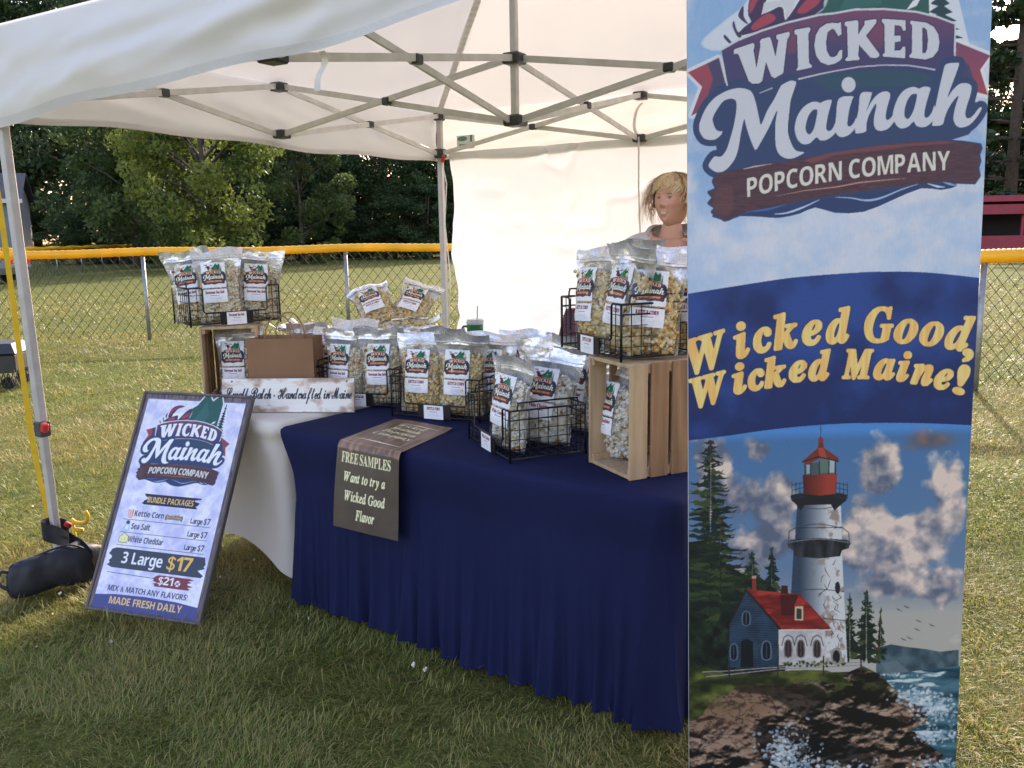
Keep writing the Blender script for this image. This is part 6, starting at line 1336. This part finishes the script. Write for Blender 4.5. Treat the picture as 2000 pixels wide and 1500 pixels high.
C = blend(C, np.clip(2.2 - (((Aw - .37) / .15) ** 2 + ((BB_ - .082) / .045) ** 2) * 2, 0, 1), (.42, .34, .30)); C = blend(C, np.clip(3 - (((np.where(AA > 0, AA - .39, -AA - .35)) / .06) ** 2 + ((BB_ - .082) / .045) ** 2) * 3, 0, 1), (.04, .03, .03))
C = blend(C, np.clip(2 - (((Aw - .37) / .16) ** 2 + ((BB_ - .118) / .013) ** 2) * 2, 0, 1) * .8, (.06, .04, .035)); C = blend(C, np.clip(1.6 - (((Aw - .37) / .2) ** 2 + ((BB_ - .24 + .1 * (Aw - .37) ** 2 * 6) / .030) ** 2) * 1.5, 0, 1) * .85, (.12, .065, .04))
hm = rotm(x=R(-3), z=HR); HM = np.array(hm); HO = np.array([0, -.015, HZ])
Hw = Hd.reshape(-1, 3) @ HM.T + HO
J = [(0, 0, .94, .135, .10), (0, -.005, 1.06, .125, .09), (0, -.01, 1.20, .135, .10), (0, 0, 1.36, .14, .10), (0, .005, 1.45, .09, .075), (0, .005, 1.505, .047, .050), (0, -.008, 1.56, .045, .05),
 (-.095, .005, 1.455, .068, .06), (-.175, .01, 1.418, .055), (-.205, .03, 1.13, .040), (-.19, -.06, .93, .030), (-.185, -.085, .865, .024, .034), (.095, .005, 1.455, .068, .06), (.175, .01, 1.418, .055), (.205, .03, 1.13, .040), (.19, -.06, .93, .030), (.185, -.085, .865, .024, .034),
 (-.095, 0, .84, .092), (-.10, -.01, .48, .058), (-.10, .015, .09, .038), (-.105, -.11, .035, .032, .026), (.095, 0, .84, .092), (.10, -.01, .48, .058), (.10, .015, .09, .038), (.105, -.11, .035, .032, .026)]
E_ = [(0, 1), (1, 2), (2, 3), (3, 4), (4, 5), (5, 6), (3, 7), (7, 8), (8, 9), (9, 10), (10, 11), (3, 12), (12, 13), (13, 14), (14, 15), (15, 16), (0, 17), (17, 18), (18, 19), (19, 20), (0, 21), (21, 22), (22, 23), (23, 24)]
for sgn, w_ in ((-1, 11), (1, 16)):
    wx, wy, wz = J[w_][:3]
    for f in range(4):
        oy = (f - 1.5) * .019; ln = (.034, .04, .037, .029)[f]; n0 = len(J)
        J += [(wx + sgn * .004, wy - .01 + oy, wz - .035, .0085), (wx - sgn * .004, wy - .014 + oy, wz - .035 - ln, .0078), (wx - sgn * .020, wy - .016 + oy, wz - .040 - ln * 1.75, .0068)]; E_ += [(w_, n0), (n0, n0 + 1), (n0 + 1, n0 + 2)]
    n0 = len(J); J += [(wx - sgn * .012, wy - .042, wz - .012, .010), (wx - sgn * .022, wy - .056, wz - .05, .0085)]; E_ += [(w_, n0), (n0, n0 + 1)]
BV, BF = skin_mesh(J, E_, 2)
Cb = np.tile(sk * .96, (len(BV), 1)); Cb = Cb * (1 + .12 * (fbm(BV[:, 0] * 30 + 9, BV[:, 2] * 30, 6, 3) - .5))[:, None]
red = np.clip(1 - ((BV[:, 0] / .09) ** 2 + ((BV[:, 2] - 1.40) / .1) ** 2), 0, 1) * (BV[:, 1] < .02); Cb = Cb * (1 - red[:, None] * .5) + np.array([.44, .165, .11]) * red[:, None] * .5
mb = MB(); mb.add(BV, BF); hq = gridF(na, nb, 0).tolist(); mb.add(Hw, hq); n0 = len(BV)
for sgn in (-1, 1):       # ears
    ev, ef = ico(2); ev = ev * np.array([.010, .019, .031]); ev[:, 0] += sgn * (.073 + .15 * (ev[:, 1] - 0)); ev[:, 1] += .012; ev[:, 2] += -.006; mb.add(ev @ HM.T + HO, ef.tolist())
mb.c = [tuple(c) for c in np.concatenate([Cb, C.reshape(-1, 3), np.tile(sk, (2 * len(ico(2)[0]), 1))])]
body = mb.build('body', SKIN, per, True)
# hair: cap and locks
HAIR = vmat('blonde_hair', .42, .45, trans=.12); rs = np.random.RandomState(4); V = []; F = []; Cc = []
cap = Hd.copy(); mk = (BB_ > .52 - .0 * AA) | ((Aw > 1.15) & (BB_ > -.25 - .15 * (Aw > 1.8)) ); cp = np.stack([x * .084, y * .101 + .010, z * .122], -1)
Vc = cp.reshape(-1, 3); Fc = [q for q in gridF(na, nb).tolist() if all(mk.reshape(-1)[i] for i in q)]
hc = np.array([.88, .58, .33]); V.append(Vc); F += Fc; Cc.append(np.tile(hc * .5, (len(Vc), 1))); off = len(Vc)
def lock(a0, b0, ln, drop, curl, wd, seg=9, sway=0.0):
    global off
    d = np.array([math.sin(a0) * math.cos(b0), -math.cos(a0) * math.cos(b0), math.sin(b0)]); p = d * np.array([.087, .104, .124]) + np.array([0, .010, 0]); tang = np.array([math.sin(a0), -math.cos(a0), 0])
    if b0 > .9: tang = np.array([math.sin(a0), -math.cos(a0) * .8, 0])
    side = np.cross(tang, [0, 0, 1.0]); v = tang * (.75 if b0 > .9 else .42) + np.array([0, 0, .15 * b0]); ph = rs.rand() * 6; pts = []; q = p.copy(); st = ln / seg
    c_ = hc * rs.uniform(.6, 1.45) * np.array([1, rs.uniform(.92, 1.05), rs.uniform(.8, 1.2)])
    for k in range(seg + 1):
        pts.append(q + side * curl * math.sin(ph + k * .7) * (k / seg)); v = v * .86 + np.array([0, 0, -drop]) + np.array([sway * (k / seg), 0, 0]); vn = v / np.linalg.norm(v); q = q + vn * st
        e = q / np.array([.085, .102, .123]) - np.array([0, .1, 0]); r_ = np.linalg.norm(e)
        if r_ < 1: q = q + e / (r_ + 1e-6) * (1 - r_) * .09
    pts = np.array(pts)
    for k, p_ in enumerate(pts):
        w2 = wd * (1 - (k / seg) ** 2 * .85) / 2; n_ = side * math.cos(ph * .3) + np.array([0, 0, .25]); V.append(np.stack([p_ - n_ * w2, p_ + n_ * w2])); Cc.append(np.stack([c_ * (.8 + .45 * k / seg)] * 2))
        if k < seg: F.append([off + 2 * k, off + 2 * k + 1, off + 2 * k + 3, off + 2 * k + 2])
    off += 2 * (seg + 1)
for i in range(1900):
    a0 = rs.uniform(-math.pi, math.pi); b0 = rs.uniform(.05, 1.5)
    if abs(a0) < 1.0 and b0 < .62: b0 = rs.uniform(.66, 1.45)
    fringe = abs(a0) < .95
    ln = rs.uniform(.045, .072) if fringe else rs.uniform(.12, .175)
    lock(a0, b0, ln * (1 - .15 * (b0 > 1.1)), .17 if fringe else .15, rs.uniform(.010, .030), rs.uniform(.0025, .006), sway=-.05 if fringe else rs.uniform(-.08, .08))
for i in range(130):   # flicked out side locks
    sgn = rs.choice([-1, 1]); lock(sgn * rs.uniform(1.0, 1.7), rs.uniform(.05, .55), rs.uniform(.09, .13), .11, rs.uniform(.008, .02), rs.uniform(.002, .004), sway=sgn * rs.uniform(-.03, .09))
Vh = np.concatenate(V) @ HM.T + HO; mb = MB(); mb.add(Vh, F); mb.c = [tuple(c) for c in np.clip(np.concatenate(Cc), .02, .85)]; mb.build('hair', HAIR, per, True)
# open white shirt
SHIRT = mat('white_shirt_cloth', (.74, .73, .73), .8, noise=.05, nscale=8, bump=.35, bscale=18, trans=.3, sheen=.1)
SJ = [(0, 0, .90, .165, .125), (0, -.005, 1.06, .150, .112), (0, -.01, 1.20, .158, .122), (0, 0, 1.365, .160, .118), (0, .012, 1.475, .105, .088), (-.10, .006, 1.462, .088, .078), (-.20, .012, 1.426, .074), (-.232, .032, 1.13, .056), (-.20, -.045, .96, .044), (.10, .006, 1.462, .088, .078), (.20, .012, 1.426, .074), (.232, .032, 1.13, .056), (.20, -.045, .96, .044)]
SV, SF_ = skin_mesh(SJ, [(0, 1), (1, 2), (2, 3), (3, 4), (3, 5), (5, 6), (6, 7), (7, 8), (3, 9), (9, 10), (10, 11), (11, 12)], 3)
fn = []
for f in SF_:
    c = SV[f].mean(0); vneck = c[1] < .02 and abs(c[0]) < .012 + .32 * max(0, c[2] - 1.22) and c[2] > 1.22; hole = c[2] > 1.515 or (c[2] > 1.485 and abs(c[0]) < .055) ; ends = c[2] < .86 or (abs(c[0]) > .15 and c[2] < .955)
    if not (vneck or hole or ends): fn.append(f)
SV = SV + (np.stack([fbm(SV[:, 2] * 14 + 5, SV[:, 0] * 14 + 9, 3, 3) - .5, fbm(SV[:, 0] * 16 + 3, SV[:, 2] * 11 + 9, 4, 3) - .5, 0 * SV[:, 0]], 1)) * .014
mb = MB(); mb.add(SV, fn); sh_ = mb.build('shirt', SHIRT, per, True); so_ = sh_.modifiers.new('thick', 'SOLIDIFY'); so_.thickness = .003
for sgn in (-1, 1):      # collar
    P = crs([(0, .085, 1.525), (sgn * .064, .05, 1.53), (sgn * .092, -.02, 1.502), (sgn * .082, -.09, 1.425)], 8, False); V = []
    for i, p_ in enumerate(P): t = i / (len(P) - 1); o_ = np.array([p_[0], p_[1] - .01, 0]); o_ /= np.linalg.norm(o_) + 1e-9; V += [p_, p_ + o_ * .018 + np.array([0, 0, .004]), p_ + o_ * (.045 + .02 * t) + np.array([0, -.006 * t, -.040 - .012 * t])]
    cl = np_mesh('collar', V, gridF(3, len(P)), SHIRT, per); cl.modifiers.new('thick', 'SOLIDIFY').thickness = .002
TROU = mat('dark_trousers', (.03, .035, .05), .8, noise=.2, bump=.2, bscale=30)
TV, TF = skin_mesh([(0, 0, .95, .142, .108), (-.095, 0, .84, .104), (-.10, -.01, .48, .074), (-.10, .015, .08, .062), (.095, 0, .84, .104), (.10, -.01, .48, .074), (.10, .015, .08, .062)], [(0, 1), (1, 2), (2, 3), (0, 4), (4, 5), (5, 6)], 2); mb = MB(); mb.add(TV, TF); mb.build('trousers', TROU, per, True)
for sgn in (-1, 1):
    V, F_ = skin_mesh([(sgn * .10, .03, .045, .044, .045), (sgn * .103, -.06, .042, .046, .040), (sgn * .107, -.15, .034, .040, .030)], [(0, 1), (1, 2)], 2); mb = MB(); mb.add(V, F_); mb.build('shoe', RUB, per, True)
mb = MB(); mb.lathe([(.001, -.006), (.005, -.003), (.006, 0), (.005, .003), (.001, .006)], 10, Vector(np.array([.078, .012, -.05]) @ HM.T + HO)); mb.build('earring', mat('pearl', (.8, .76, .7), .2), per, True)
mb = MB()
for sgn in (-1, 1): c_ = np.array([sgn * .036, .012, .122]); mb.add([(c_ + np.array([.025 * math.cos(t), .017 * math.sin(t), -.03 * (sgn * .025 * math.cos(t)) * 10 * .6 + .003 * math.sin(t)])) @ HM.T + HO for t in np.linspace(0, 6.283, 15)[:-1]], [tuple(range(14))])
arm = lambda s_: [np.array(p_) @ HM.T + HO for p_ in ((s_ * .06, .01, .112), (s_ * .084, .03, .09), (s_ * .088, .05, .072), (s_ * .084, .08, .04))]
for sgn in (-1, 1): mb.tube(arm(sgn), .003, 6)
mb.tube([np.array(p_) @ HM.T + HO for p_ in ((-.012, .01, .125), (.012, .01, .125))], .003, 6); mb.build('sunglasses', GLS, per)
